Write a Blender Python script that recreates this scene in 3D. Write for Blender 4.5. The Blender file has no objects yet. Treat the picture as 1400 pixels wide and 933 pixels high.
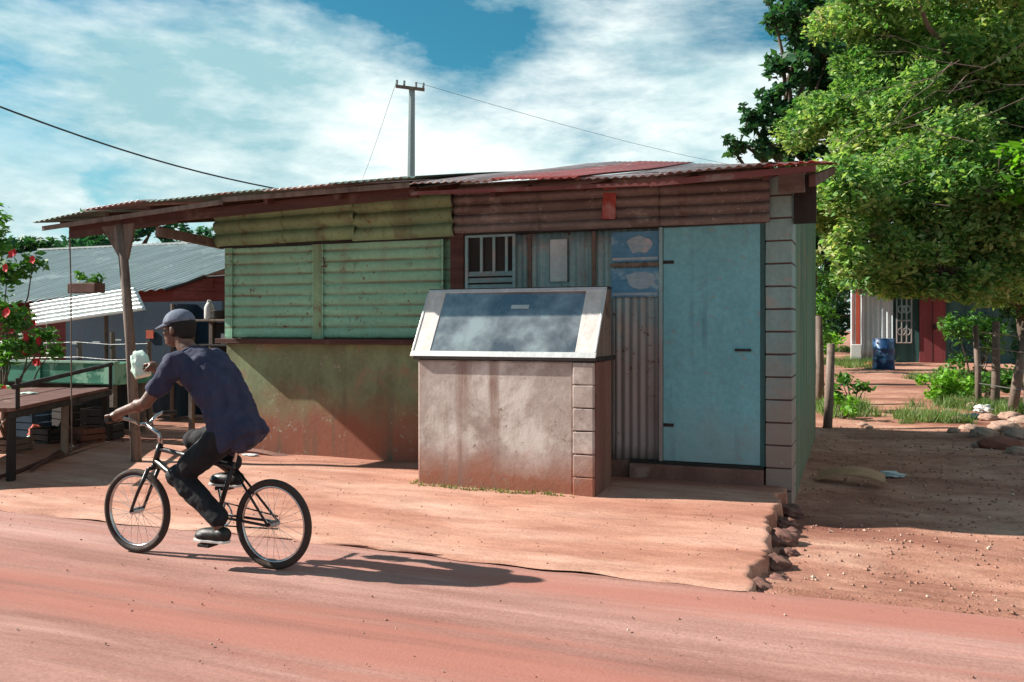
import bpy, bmesh, math, random
import numpy as np
from mathutils import Vector, Matrix
random.seed(11)
rng = np.random.default_rng(11)
sc = bpy.context.scene
COL = sc.collection
R = math.radians

# ------------------------------------------------------------------ camera, light, exposure
TH = R(21.8)
CAM_Z = 1.5
cam_d = bpy.data.cameras.new('camera')
cam_d.sensor_width = 36
cam_d.lens = 1200 / 1400 * 36
cam_d.shift_y = -0.0118
cam_d.clip_start = 0.05
cam_d.clip_end = 1500
cam = bpy.data.objects.new('camera', cam_d)
cam.location = (0, 0, CAM_Z)
cam.rotation_euler = (R(90), 0, TH)
COL.objects.link(cam)
sc.camera = cam
sc.view_settings.view_transform = 'Standard'
sc.view_settings.look = 'None'
sc.view_settings.gamma = 1
sc.view_settings.use_curve_mapping = False
sc.view_settings.exposure = 1.5

SUN_DIR = Vector((1.0, 0.18, -0.70)).normalized()      # the way the light travels
sun_d = bpy.data.lights.new('sun', 'SUN')
sun_d.energy = 3.9
sun_d.angle = R(0.6)
sun_d.color = (1.0, 0.93, 0.84)
sun = bpy.data.objects.new('sun', sun_d)
sun.rotation_euler = SUN_DIR.to_track_quat('-Z', 'Y').to_euler()
sun.location = (-20, -3, 20)
COL.objects.link(sun)

world = bpy.data.worlds.new('World')
sc.world = world
world.use_nodes = True


def build_world():
    nt = world.node_tree
    nt.nodes.clear()
    N = nt.nodes.new
    L = nt.links.new
    out = N('ShaderNodeOutputWorld')
    bg = N('ShaderNodeBackground')
    bg.inputs['Strength'].default_value = 0.145
    sky = N('ShaderNodeTexSky')
    sky.sky_type = 'NISHITA'
    sky.sun_disc = False
    to_sun = -SUN_DIR
    sky.sun_elevation = math.asin(to_sun.z)
    sky.sun_rotation = math.atan2(to_sun.x, to_sun.y)
    sky.air_density = 1.0
    sky.dust_density = 0.4
    sky.ozone_density = 1.5
    tint = N('ShaderNodeMixRGB')
    tint.blend_type = 'MULTIPLY'
    tint.inputs[0].default_value = 1
    tint.inputs[2].default_value = (0.075, 0.245, 0.245, 1)
    L(sky.outputs[0], tint.inputs[1])
    tc = N('ShaderNodeTexCoord')
    sep = N('ShaderNodeSeparateXYZ')
    L(tc.outputs['Generated'], sep.inputs[0])
    addz = N('ShaderNodeMath'); addz.operation = 'ADD'; addz.inputs[1].default_value = 0.16
    mx = N('ShaderNodeMath'); mx.operation = 'MAXIMUM'; mx.inputs[1].default_value = 0.02
    L(sep.outputs[2], mx.inputs[0]); L(mx.outputs[0], addz.inputs[0])
    dx = N('ShaderNodeMath'); dx.operation = 'DIVIDE'
    dy = N('ShaderNodeMath'); dy.operation = 'DIVIDE'
    L(sep.outputs[0], dx.inputs[0]); L(addz.outputs[0], dx.inputs[1])
    L(sep.outputs[1], dy.inputs[0]); L(addz.outputs[0], dy.inputs[1])
    comb = N('ShaderNodeCombineXYZ')
    L(dx.outputs[0], comb.inputs[0]); L(dy.outputs[0], comb.inputs[1])
    mp = N('ShaderNodeMapping')
    mp.inputs['Location'].default_value = (3.1, 1.7, 0.4)
    mp.inputs['Rotation'].default_value = (R(7), R(-6), 0)
    mp.inputs['Scale'].default_value = (2.2, 2.2, 6.2)
    L(tc.outputs['Generated'], mp.inputs[0])
    n1 = N('ShaderNodeTexNoise'); n1.inputs['Scale'].default_value = 1.0; n1.inputs['Detail'].default_value = 10
    n1.inputs['Roughness'].default_value = 0.60; n1.inputs['Distortion'].default_value = 0.15
    n2 = N('ShaderNodeTexNoise'); n2.inputs['Scale'].default_value = 1.7; n2.inputs['Detail'].default_value = 8
    n2.inputs['Roughness'].default_value = 0.6
    L(mp.outputs[0], n1.inputs['Vector']); L(mp.outputs[0], n2.inputs['Vector'])
    ramp = N('ShaderNodeValToRGB')
    ramp.color_ramp.elements[0].position = 0.32; ramp.color_ramp.elements[0].color = (0, 0, 0, 1)
    ramp.color_ramp.elements[1].position = 0.47; ramp.color_ramp.elements[1].color = (1, 1, 1, 1)
    dt = N('ShaderNodeVectorMath'); dt.operation = 'DOT_PRODUCT'; dt.inputs[1].default_value = (0.13, 0.06, -0.22)
    L(tc.outputs['Generated'], dt.inputs[0])
    ad = N('ShaderNodeMath'); ad.operation = 'ADD'
    L(n1.outputs['Fac'], ad.inputs[0]); L(dt.outputs['Value'], ad.inputs[1])
    L(ad.outputs[0], ramp.inputs[0])
    # small bright heads near the horizon
    mp3 = N('ShaderNodeMapping'); mp3.inputs['Scale'].default_value = (5.5, 5.5, 13); mp3.inputs['Location'].default_value = (0.6, 0.2, 0.3)
    L(tc.outputs['Generated'], mp3.inputs[0])
    n3 = N('ShaderNodeTexNoise'); n3.inputs['Scale'].default_value = 1.0; n3.inputs['Detail'].default_value = 6; n3.inputs['Roughness'].default_value = 0.5
    L(mp3.outputs[0], n3.inputs['Vector'])
    r3 = N('ShaderNodeValToRGB')
    r3.color_ramp.elements[0].position = 0.5; r3.color_ramp.elements[0].color = (0, 0, 0, 1)
    r3.color_ramp.elements[1].position = 0.56; r3.color_ramp.elements[1].color = (1, 1, 1, 1)
    L(n3.outputs['Fac'], r3.inputs[0])
    low = N('ShaderNodeMapRange'); low.inputs[1].default_value = 0.13; low.inputs[2].default_value = 0.24
    low.inputs[3].default_value = 1; low.inputs[4].default_value = 0
    L(sep.outputs[2], low.inputs[0])
    m3 = N('ShaderNodeMath'); m3.operation = 'MULTIPLY'
    L(r3.outputs[0], m3.inputs[0]); L(low.outputs[0], m3.inputs[1])
    mxx = N('ShaderNodeMath'); mxx.operation = 'MAXIMUM'
    L(ramp.outputs[0], mxx.inputs[0]); L(m3.outputs[0], mxx.inputs[1])
    cl = N('ShaderNodeValToRGB')
    cl.color_ramp.elements[0].position = 0.36; cl.color_ramp.elements[0].color = (0.95, 1.6, 1.75, 1)
    cl.color_ramp.elements[1].position = 0.56; cl.color_ramp.elements[1].color = (2.5, 2.75, 2.7, 1)
    L(n2.outputs['Fac'], cl.inputs[0])
    mix = N('ShaderNodeMixRGB')
    L(mxx.outputs[0], mix.inputs[0]); L(tint.outputs[0], mix.inputs[1]); L(cl.outputs[0], mix.inputs[2])
    L(mix.outputs[0], bg.inputs[0]); L(bg.outputs[0], out.inputs[0])


build_world()
sc.cycles.max_bounces = 6
sc.cycles.diffuse_bounces = 3
sc.cycles.transparent_max_bounces = 6

# ------------------------------------------------------------------ helpers
FW = Vector((-math.sin(TH), math.cos(TH), 0))
RT = Vector((math.cos(TH), math.sin(TH), 0))


def ray(u, v):
    return FW + RT * ((u - 700) / 1200) + Vector((0, 0, (450 - v) / 1200))


def onY(u, v, Y):
    d = ray(u, v)
    p = d * (Y / d.y)
    return Vector((p.x, Y, CAM_Z + p.z))


def onZ(u, v, z):
    d = ray(u, v)
    t = (z - CAM_Z) / d.z
    return Vector((d.x * t, d.y * t, z))


def gz(x, y):
    """ground height"""
    z = 0.0215 * max(0.0, min(y, 36) - 8.5)
    if x > -0.7:
        k = max(0, min(1, (y - 5.3) / 0.7)) * max(0, min(1, (10.5 - y) / 2))
        z -= 0.07 * k
    return z


def bump(x, y):
    return (0.018 * math.sin(1.9 * x + 1.3 * y) * math.sin(1.1 * y - .7 * x) + 0.012 * math.sin(4.3 * x - 1.2 * y + 1) * math.sin(3.7 * y + .5))


def tag(o, label=None, cat=None, group=None, kind=None):
    if label: o['label'] = label
    if cat: o['category'] = cat
    if group: o['group'] = group
    if kind: o['kind'] = kind
    return o


def thing(name, label, cat, loc=(0, 0, 0), group=None, rz=0):
    o = bpy.data.objects.new(name, None)
    o.empty_display_size = 0.1
    COL.objects.link(o)
    o.location = loc
    o.rotation_euler = (0, 0, rz)
    return tag(o, label, cat, group)


class MB:
    """collects shapes into one mesh; coordinates are in the parent's space"""

    def __init__(s):
        s.v = []; s.f = []

    def add(s, vs, fs):
        b = len(s.v)
        s.v += [tuple(p) for p in vs]
        s.f += [tuple(i + b for i in f) for f in fs]

    def box(s, c, size, rot=None, jit=0):
        hx, hy, hz = size[0] / 2, size[1] / 2, size[2] / 2
        vs = []
        for x in (-hx, hx):
            for y in (-hy, hy):
                for z in (-hz, hz):
                    p = Vector((x, y, z))
                    if jit: p += Vector((random.uniform(-jit, jit), random.uniform(-jit, jit), random.uniform(-jit, jit)))
                    if rot is not None: p = rot @ p
                    vs.append(p + Vector(c))
        s.add(vs, [(0, 1, 3, 2), (4, 6, 7, 5), (0, 4, 5, 1), (2, 3, 7, 6), (0, 2, 6, 4), (1, 5, 7, 3)])
        return s

    def mm(s, a, b):
        a = Vector(a); b = Vector(b)
        return s.box((a + b) / 2, [abs(b[i] - a[i]) for i in range(3)])

    def prism(s, pts, vec):
        """polygon pts extruded by vec"""
        n = len(pts); vec = Vector(vec)
        vs = [Vector(p) for p in pts] + [Vector(p) + vec for p in pts]
        fs = [tuple(range(n))[::-1], tuple(range(n, 2 * n))]
        for i in range(n):
            j = (i + 1) % n
            fs.append((i, j, n + j, n + i))
        s.add(vs, fs)
        return s

    def tube(s, pts, rad, n=8, cap=True):
        pts = [Vector(p) for p in pts]
        if not hasattr(rad, '__len__'): rad = [rad] * len(pts)
        vs = []; fs = []
        up = Vector((0.13, 0.21, 1)).normalized()
        for i, p in enumerate(pts):
            d = (pts[min(i + 1, len(pts) - 1)] - pts[max(i - 1, 0)])
            if d.length < 1e-9: d = Vector((0, 0, 1))
            d.normalize()
            a = d.cross(up)
            if a.length < 0.2: a = d.cross(Vector((1, 0.1, 0)))
            a.normalize(); b = d.cross(a)
            for k in range(n):
                t = 2 * math.pi * k / n
                vs.append(p + (a * math.cos(t) + b * math.sin(t)) * rad[i])
        for i in range(len(pts) - 1):
            for k in range(n):
                k2 = (k + 1) % n
                fs.append((i * n + k, i * n + k2, (i + 1) * n + k2, (i + 1) * n + k))
        if cap:
            fs.append(tuple(range(n))[::-1])
            fs.append(tuple((len(pts) - 1) * n + k for k in range(n)))
        s.add(vs, fs)
        return s

    def rings(s, rings):
        """list of equal-length rings of points, closed and capped"""
        n = len(rings[0]); vs = [p for r in rings for p in r]; fs = []
        for i in range(len(rings) - 1):
            for k in range(n):
                k2 = (k + 1) % n
                fs.append((i * n + k, i * n + k2, (i + 1) * n + k2, (i + 1) * n + k))
        fs.append(tuple(range(n))[::-1]); fs.append(tuple((len(rings) - 1) * n + k for k in range(n)))
        s.add(vs, fs)
        return s

    def ell(s, c, r, rot=None, nu=14, nv=10):
        rings = []
        c = Vector(c)
        for j in range(1, nv):
            ph = math.pi * j / nv
            ring = []
            for i in range(nu):
                t = 2 * math.pi * i / nu
                p = Vector((r[0] * math.sin(ph) * math.cos(t), r[1] * math.sin(ph) * math.sin(t), r[2] * math.cos(ph)))
                if rot is not None: p = rot @ p
                ring.append(c + p)
            rings.append(ring)
        return s.rings(rings)

    def torus(s, c, axis, Rr, r, n=40, m=8, sq=1.0):
        c = Vector(c); axis = Vector(axis).normalized()
        a = axis.cross(Vector((0, 0, 1)))
        if a.length < .1: a = axis.cross(Vector((1, 0, 0)))
        a.normalize(); b = axis.cross(a)
        vs = []; fs = []
        for i in range(n):
            t = 2 * math.pi * i / n
            d = a * math.cos(t) + b * math.sin(t)
            for k in range(m):
                q = 2 * math.pi * k / m
                vs.append(c + d * (Rr + r * math.cos(q)) + axis * (r * sq * math.sin(q)))
        for i in range(n):
            for k in range(m):
                fs.append((i * m + k, ((i + 1) % n) * m + k, ((i + 1) % n) * m + (k + 1) % m, i * m + (k + 1) % m))
        s.add(vs, fs)
        return s

    def corr(s, P0, U, V, nrm, pitch, amp, th=0.006, along='U', seg=6, sag=0.0, wav=0.0, nother=10, lobes=False):
        """corrugated sheet: ribs run along U (waves progress along V) when along='U'"""
        P0 = Vector(P0); U = Vector(U); V = Vector(V); nrm = Vector(nrm).normalized()
        W = V if along == 'U' else U
        nw = max(6, int(W.length / pitch * seg)); no = nother
        nu, nv = (no, nw) if along == 'U' else (nw, no)
        ph = random.uniform(0, 6)
        top = []; bot = []
        for j in range(nv + 1):
            for i in range(nu + 1):
                a = i / nu; b = j / nv
                w = (b if along == 'U' else a) * W.length
                o = (a if along == 'U' else b)
                h = (amp * (2 * abs(math.sin(math.pi * w / pitch)) ** .55 - 1) if lobes else amp * math.sin(2 * math.pi * w / pitch)) + wav * math.sin(3.3 * o + ph + 2 * (a + b)) * math.sin(5 * o + ph * 2 + w)
                p = P0 + U * a + V * b + nrm * h + Vector((0, 0, -sag * math.sin(math.pi * a)))
                top.append(p); bot.append(p - nrm * th)
        n = len(top); fs = []
        st = nu + 1
        for j in range(nv):
            for i in range(nu):
                q = (j * st + i, j * st + i + 1, (j + 1) * st + i + 1, (j + 1) * st + i)
                fs.append(q); fs.append(tuple(n + k for k in q[::-1]))
        for i in range(nu):
            fs.append((i, n + i, n + i + 1, i + 1))
            k = nv * st + i
            fs.append((k, k + 1, n + k + 1, n + k))
        for j in range(nv):
            k = j * st
            fs.append((k, k + st, n + k + st, n + k))
            k = j * st + nu
            fs.append((k, n + k, n + k + st, k + st))
        s.add(top + bot, fs)
        return s

    def build(s, name, m, parent=None, smooth=False, off=None, bevel=0, remesh=0, sub=0):
        me = bpy.data.meshes.new(name)
        vs = s.v
        if off is not None:
            ox, oy, oz = off
            vs = [(p[0] - ox, p[1] - oy, p[2] - oz) for p in vs]
        me.from_pydata(vs, [], s.f)
        me.update()
        bm = bmesh.new(); bm.from_mesh(me)
        bmesh.ops.recalc_face_normals(bm, faces=bm.faces)
        bm.to_mesh(me); bm.free()
        if m: me.materials.append(m)
        o = bpy.data.objects.new(name, me)
        COL.objects.link(o)
        if parent: o.parent = parent
        if smooth:
            for p in me.polygons: p.use_smooth = True
        if bevel:
            b = o.modifiers.new('bevel', 'BEVEL'); b.width = bevel; b.segments = 2; b.limit_method = 'ANGLE'
        if remesh:
            r = o.modifiers.new('remesh', 'REMESH'); r.mode = 'VOXEL'; r.voxel_size = remesh; r.use_smooth_shade = True
            k = o.modifiers.new('smooth', 'SMOOTH'); k.factor = 0.5; k.iterations = 3
        if sub:
            k = o.modifiers.new('subdivision', 'SUBSURF'); k.levels = sub; k.render_levels = sub
        return o


def copy_tree(o, parent=None):
    c = o.copy(); COL.objects.link(c)
    if parent: c.parent = parent
    for ch in list(o.children):
        copy_tree(ch, c)
    return c


# ------------------------------------------------------------------ materials
def rgb(r, g, b):
    """display 0-255 to linear"""
    f = lambda x: (x / 255 / 12.92) if x / 255 <= 0.04045 else (((x / 255) + 0.055) / 1.055) ** 2.4
    return (f(r), f(g), f(b), 1)


def base_mat(name, rough=0.8, metal=0.0, spec=0.3):
    m = bpy.data.materials.new(name)
    m.use_nodes = True
    nt = m.node_tree
    b = nt.nodes['Principled BSDF']
    b.inputs['Roughness'].default_value = rough
    b.inputs['Metallic'].default_value = metal
    b.inputs['Specular IOR Level'].default_value = spec
    return m, nt, b


def noise(nt, vec, scale, detail=5, rough=0.55, dist=0.0, stretch=None, loc=None):
    n = nt.nodes.new('ShaderNodeTexNoise')
    n.inputs['Scale'].default_value = scale; n.inputs['Detail'].default_value = detail
    n.inputs['Roughness'].default_value = rough; n.inputs['Distortion'].default_value = dist
    mp = nt.nodes.new('ShaderNodeMapping')
    if stretch: mp.inputs['Scale'].default_value = stretch
    mp.inputs['Location'].default_value = loc or (random.uniform(0, 9), random.uniform(0, 9), random.uniform(0, 9))
    nt.links.new(vec, mp.inputs[0]); nt.links.new(mp.outputs[0], n.inputs['Vector'])
    return n.outputs['Fac']


def ramp(nt, fac, stops):
    r = nt.nodes.new('ShaderNodeValToRGB')
    e = r.color_ramp.elements
    e[0].position = stops[0][0]; e[0].color = stops[0][1]
    e[1].position = stops[-1][0]; e[1].color = stops[-1][1]
    for p, c in stops[1:-1]:
        k = e.new(p); k.color = c
    nt.links.new(fac, r.inputs[0])
    return r.outputs[0]


def mixc(nt, fac, a, b, mode='MIX'):
    m = nt.nodes.new('ShaderNodeMixRGB'); m.blend_type = mode
    for i, x in enumerate((fac, a, b)):
        if isinstance(x, (int, float)): m.inputs[i].default_value = x
        elif isinstance(x, tuple): m.inputs[i].default_value = x
        else: nt.links.new(x, m.inputs[i])
    return m.outputs[0]


def mth(nt, op, a, b=None, clamp=False):
    m = nt.nodes.new('ShaderNodeMath'); m.operation = op; m.use_clamp = clamp
    for i, x in enumerate((a, b)):
        if x is None: continue
        if isinstance(x, (int, float)): m.inputs[i].default_value = x
        else: nt.links.new(x, m.inputs[i])
    return m.outputs[0]


def bumpn(nt, b, h, strength=0.3, dist=0.01):
    k = nt.nodes.new('ShaderNodeBump'); k.inputs['Strength'].default_value = strength; k.inputs['Distance'].default_value = dist
    nt.links.new(h, k.inputs['Height']); nt.links.new(k.outputs[0], b.inputs['Normal'])


BW = ((0, 0, 0, 1), (1, 1, 1, 1))


def worn(name, col, dark, stain=None, rough=0.75, metal=0.0, spec=0.3, sc1=1.6, streak=(1, 1, 0.12), amt=(0.45, 0.7), amt2=(0.56, 0.66), low=None, fine=22, chips=None, drips=None, dents=0.0, lines=None):
    """painted or bare surface with broad tone drift, streaks of dirt, patches of stain, optional splash dirt (low=(z0, z1, colour))"""
    m, nt, b = base_mat(name, rough, metal, spec)
    tc = nt.nodes.new('ShaderNodeTexCoord'); v = tc.outputs['Object']
    a = noise(nt, v, sc1 * 2.2, 6, 0.6, stretch=streak)
    c = mixc(nt, ramp(nt, a, [(amt[0] - .08, BW[0]), (amt[1] + .05, BW[1])]), col, dark)
    f = noise(nt, v, fine, 4, 0.7)
    c = mixc(nt, 0.55, c, ramp(nt, f, [(0.25, (0.5, 0.5, 0.5, 1)), (0.75, (1, 1, 1, 1))]), 'MULTIPLY')
    if stain:
        s_ = noise(nt, v, sc1 * 1.4, 7, 0.68, 0.3)
        c = mixc(nt, ramp(nt, s_, [(amt2[0], BW[0]), (amt2[1], BW[1])]), c, stain)
    if low:
        z0, z1, lc = low
        sp = nt.nodes.new('ShaderNodeSeparateXYZ'); nt.links.new(v, sp.inputs[0])
        nn = noise(nt, v, 2.6, 6, 0.65)
        zz = mth(nt, 'ADD', sp.outputs[2], mth(nt, 'MULTIPLY', mth(nt, 'SUBTRACT', nn, 0.5), (z1 - z0) * 1.6))
        mr = nt.nodes.new('ShaderNodeMapRange')
        mr.inputs[1].default_value = z0; mr.inputs[2].default_value = z1; mr.inputs[3].default_value = 1; mr.inputs[4].default_value = 0
        nt.links.new(zz, mr.inputs[0])
        c = mixc(nt, mr.outputs[0], c, lc)
    if drips:
        dn = noise(nt, v, 5.0, 5, 0.6, 0.1, stretch=(1, 1, .07))
        dm_ = noise(nt, v, 1.3, 3, 0.5)
        c = mixc(nt, mth(nt, 'MULTIPLY', ramp(nt, dn, [(0.54, BW[0]), (0.70, BW[1])]), ramp(nt, dm_, [(0.38, BW[0]), (0.62, BW[1])])), c, drips)
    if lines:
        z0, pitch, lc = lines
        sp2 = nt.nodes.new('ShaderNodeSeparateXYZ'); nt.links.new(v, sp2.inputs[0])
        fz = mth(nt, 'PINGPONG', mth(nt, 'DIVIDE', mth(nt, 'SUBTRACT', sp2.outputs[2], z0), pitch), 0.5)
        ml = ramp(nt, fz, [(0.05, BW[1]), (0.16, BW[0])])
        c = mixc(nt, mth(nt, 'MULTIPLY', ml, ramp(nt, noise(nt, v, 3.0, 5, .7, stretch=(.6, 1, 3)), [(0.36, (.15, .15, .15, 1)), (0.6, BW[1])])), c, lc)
    if chips:
        cn = noise(nt, v, 14, 6, 0.75, 0.2)
        cm = noise(nt, v, 1.8, 4, 0.6)
        cf = mth(nt, 'MULTIPLY', ramp(nt, cn, [(0.60, BW[0]), (0.63, BW[1])]), ramp(nt, cm, [(0.42, BW[0]), (0.56, BW[1])]))
        c = mixc(nt, cf, c, chips)
    nt.links.new(c, b.inputs['Base Color'])
    rr = ramp(nt, a, [(0.3, (rough * .75,) * 3 + (1,)), (0.7, (min(1, rough * 1.2),) * 3 + (1,))])
    nt.links.new(rr, b.inputs['Roughness'])
    hgt = mth(nt, 'ADD', f, mth(nt, 'MULTIPLY', a, 2))
    if chips: hgt = mth(nt, 'SUBTRACT', hgt, mth(nt, 'MULTIPLY', cf, 0.8))
    if dents: hgt = mth(nt, 'ADD', hgt, mth(nt, 'MULTIPLY', noise(nt, v, 3.2, 2, .5), dents))
    bumpn(nt, b, hgt, 0.4, 0.006)
    return m


MUD = (0.24, 0.085, 0.05, 1)
RUST = (0.13, 0.045, 0.028, 1)
M = {}
M['green_wall'] = worn('worn_green_plaster', (0.22, 0.27, 0.14, 1), (0.13, 0.13, 0.075, 1), (0.24, 0.17, 0.10, 1), streak=(1, 1, 0.5), low=(0.30, 0.80, MUD), chips=(0.30, 0.25, 0.2, 1), drips=(0.10, 0.09, 0.06, 1))
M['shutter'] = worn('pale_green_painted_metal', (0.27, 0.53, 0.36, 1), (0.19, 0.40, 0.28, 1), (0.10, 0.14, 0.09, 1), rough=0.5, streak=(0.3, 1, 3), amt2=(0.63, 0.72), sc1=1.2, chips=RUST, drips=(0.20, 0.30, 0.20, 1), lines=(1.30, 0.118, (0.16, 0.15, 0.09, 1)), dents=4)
M['valance_green'] = worn('olive_green_painted_metal', (0.24, 0.38, 0.21, 1), (0.15, 0.25, 0.15, 1), RUST, rough=0.55, streak=(1, 1, .5), amt2=(0.6, 0.7), chips=RUST, drips=(0.12, 0.10, 0.06, 1), dents=5)
M['rust_sheet'] = worn('weathered_brown_corrugated_metal', (0.22, 0.20, 0.19, 1), (0.11, 0.085, 0.08, 1), (0.32, 0.31, 0.30, 1), rough=0.6, streak=(0.5, 1, 2), amt2=(0.55, 0.66), sc1=1.5, chips=(0.34, 0.31, 0.30, 1), drips=(0.10, 0.045, 0.035, 1), dents=5)
M['roof_sheet'] = worn('oxidised_roof_metal', (0.30, 0.25, 0.25, 1), (0.20, 0.07, 0.06, 1), (0.45, 0.40, 0.40, 1), rough=0.45, metal=0.3, streak=(1.5, .3, 1), sc1=1.0)
M['roof_red'] = worn('faded_red_roof_metal', (0.40, 0.08, 0.07, 1), (0.22, 0.05, 0.05, 1), (0.40, 0.25, 0.24, 1), rough=0.5, streak=(1.5, .3, 1), drips=(0.3, 0.2, 0.2, 1), dents=4)
M['fascia_red'] = worn('dull_red_fascia_paint', (0.20, 0.055, 0.05, 1), (0.10, 0.04, 0.035, 1), (0.2, 0.14, 0.12, 1), streak=(.3, 1, 3))
M['roof_teal'] = worn('tarnished_green_roof_metal', (0.16, 0.26, 0.23, 1), (0.10, 0.12, 0.11, 1), (0.2, 0.1, 0.08, 1), rough=0.5, metal=.2, streak=(1.5, .3, 1))
M['beam'] = worn('dark_red_brown_timber', (0.10, 0.04, 0.032, 1), (0.05, 0.022, 0.018, 1), (0.14, 0.08, 0.06, 1), streak=(0.2, 1, 3))
M['greywood'] = worn('greyed_timber', (0.20, 0.15, 0.12, 1), (0.10, 0.07, 0.06, 1), (0.07, 0.05, 0.04, 1), streak=(2, 2, .15), sc1=3)
M['zinc_teal'] = worn('pale_blue_zinc_sheet', (0.27, 0.42, 0.43, 1), (0.16, 0.24, 0.25, 1), (0.33, 0.30, 0.28, 1), rough=0.5, metal=.15, sc1=1.4, low=(1.0, 1.9, (0.26, 0.225, 0.215, 1)), chips=RUST, drips=(0.14, 0.12, 0.11, 1), dents=4)
M['door_blue'] = worn('turquoise_door_paint', (0.17, 0.44, 0.50, 1), (0.14, 0.37, 0.43, 1), (0.15, 0.26, 0.28, 1), rough=0.5, streak=(1, 1, 0.5), sc1=1.0, amt2=(0.62, 0.68), low=(0.05, 0.75, (0.22, 0.33, 0.34, 1)), chips=(0.24, 0.27, 0.26, 1), drips=(0.07, 0.17, 0.20, 1), dents=9)
M['block'] = worn('painted_concrete_blocks', (0.22, 0.35, 0.34, 1), (0.16, 0.23, 0.23, 1), (0.27, 0.26, 0.24, 1), rough=0.9, low=(0.3, 1.4, (0.27, 0.19, 0.16, 1)), sc1=1.2, chips=(0.30, 0.26, 0.24, 1), drips=(0.12, 0.10, 0.09, 1))
M['mortar'] = worn('red_brown_mortar', (0.12, 0.06, 0.05, 1), (0.08, 0.035, 0.03, 1), rough=0.95)
M['side_wall'] = worn('green_side_wall_plaster', (0.09, 0.20, 0.13, 1), (0.06, 0.11, 0.08, 1), (0.20, 0.16, 0.10, 1), low=(0.2, 0.9, (0.12, 0.13, 0.08, 1)), chips=(0.28, 0.25, 0.2, 1), drips=(0.06, 0.07, 0.05, 1))
M['counter'] = worn('bare_cement_render', (0.50, 0.42, 0.38, 1), (0.36, 0.28, 0.25, 1), (0.58, 0.52, 0.48, 1), rough=0.9, streak=(1, 1, 0.8), sc1=1.5, amt2=(0.5, 0.62), low=(0.10, 0.42, (0.30, 0.12, 0.075, 1)), chips=(0.24, 0.17, 0.14, 1), drips=(0.24, 0.15, 0.12, 1))
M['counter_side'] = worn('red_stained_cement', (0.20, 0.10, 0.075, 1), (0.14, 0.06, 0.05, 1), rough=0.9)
M['white_trim'] = worn('chipped_white_trim', (0.72, 0.68, 0.64, 1), (0.55, 0.50, 0.46, 1), rough=0.5, streak=(2, 2, 1), sc1=3)
M['alu'] = worn('pale_aluminium', (0.78, 0.78, 0.76, 1), (0.62, 0.62, 0.60, 1), rough=0.35, metal=0.35, sc1=3)
M['dark'] = worn('dark_grime_and_shade', (0.03, 0.025, 0.022, 1), (0.015, 0.012, 0.01, 1))  # near-black, also on the sheets that stand in for shade
M['step'] = worn('red_stained_concrete_step', (0.22, 0.11, 0.085, 1), (0.13, 0.06, 0.05, 1), (0.26, 0.17, 0.14, 1), rough=0.9)
M['poster_blue'] = worn('faded_blue_poster', (0.10, 0.27, 0.42, 1), (0.08, 0.21, 0.33, 1), (0.28, 0.42, 0.48, 1), streak=(.6, 1, 4), sc1=3)
M['poster_pale'] = worn('bleached_poster_ink', (0.34, 0.42, 0.46, 1), (0.22, 0.36, 0.45, 1), (0.40, 0.38, 0.40, 1), streak=(.5, 1, 5), sc1=5)
M['paper_pale'] = worn('pale_weathered_paper', (0.55, 0.62, 0.62, 1), (0.38, 0.46, 0.48, 1), rough=0.7, sc1=4)
M['grey_roof'] = worn('grey_galvanised_roof', (0.26, 0.33, 0.33, 1), (0.16, 0.21, 0.21, 1), (0.34, 0.40, 0.40, 1), rough=0.45, metal=0.3, sc1=.6, streak=(2.5, .15, 1), dents=3)
M['red_board'] = worn('dark_red_painted_boards', (0.17, 0.035, 0.03, 1), (0.10, 0.025, 0.022, 1), rough=.7, streak=(.3, 1, 3))
M['red_door'] = worn('oxblood_door_paint', (0.24, 0.045, 0.05, 1), (0.13, 0.03, 0.035, 1), rough=.6)
M['shiny_zinc'] = worn('bright_new_zinc', (0.62, 0.68, 0.68, 1), (0.48, 0.54, 0.54, 1), rough=0.38, metal=0.7, streak=(.3, 1, 2), sc1=1)
M['navy'] = worn('dark_blue_painted_boards', (0.02, 0.05, 0.085, 1), (0.012, 0.025, 0.045, 1), rough=.5)
M['green_cart'] = worn('sea_green_painted_boards', (0.05, 0.26, 0.17, 1), (0.03, 0.16, 0.11, 1), (0.22, 0.42, 0.30, 1), rough=.6, streak=(.4, 1, 2), amt2=(0.5, 0.56))
M['brown_table'] = worn('red_brown_table_boards', (0.13, 0.05, 0.035, 1), (0.08, 0.03, 0.024, 1), (0.2, 0.12, 0.09, 1), streak=(1, 1, 1), sc1=2, amt2=(.6, .65))
M['pale_green'] = worn('pale_green_edge_paint', (0.35, 0.50, 0.40, 1), (0.2, 0.36, 0.28, 1))
M['shack_zinc'] = worn('pale_grey_shack_zinc', (0.62, 0.68, 0.72, 1), (0.42, 0.46, 0.50, 1), (0.6, 0.6, 0.6, 1), rough=.5, metal=.1)
M['shack_teal'] = worn('dark_teal_shack_paint', (0.05, 0.13, 0.125, 1), (0.025, 0.06, 0.06, 1))
M['orange_paint'] = worn('orange_red_paint', (0.55, 0.10, 0.05, 1), (0.4, 0.08, 0.05, 1))
M['white_paint'] = worn('old_white_paint', (0.70, 0.70, 0.68, 1), (0.5, 0.5, 0.5, 1))
M['barrel'] = worn('blue_plastic_barrel', (0.015, 0.06, 0.17, 1), (0.01, 0.04, 0.10, 1), (0.10, 0.25, 0.48, 1), rough=.4, amt2=(.55, .6), sc1=2)
M['concrete_pole'] = worn('grey_concrete_pole', (0.26, 0.33, 0.34, 1), (0.2, 0.25, 0.26, 1), rough=.9)
M['wire'] = worn('black_cable_rubber', (0.04, 0.05, 0.055, 1), (0.03, 0.03, 0.03, 1))
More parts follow.
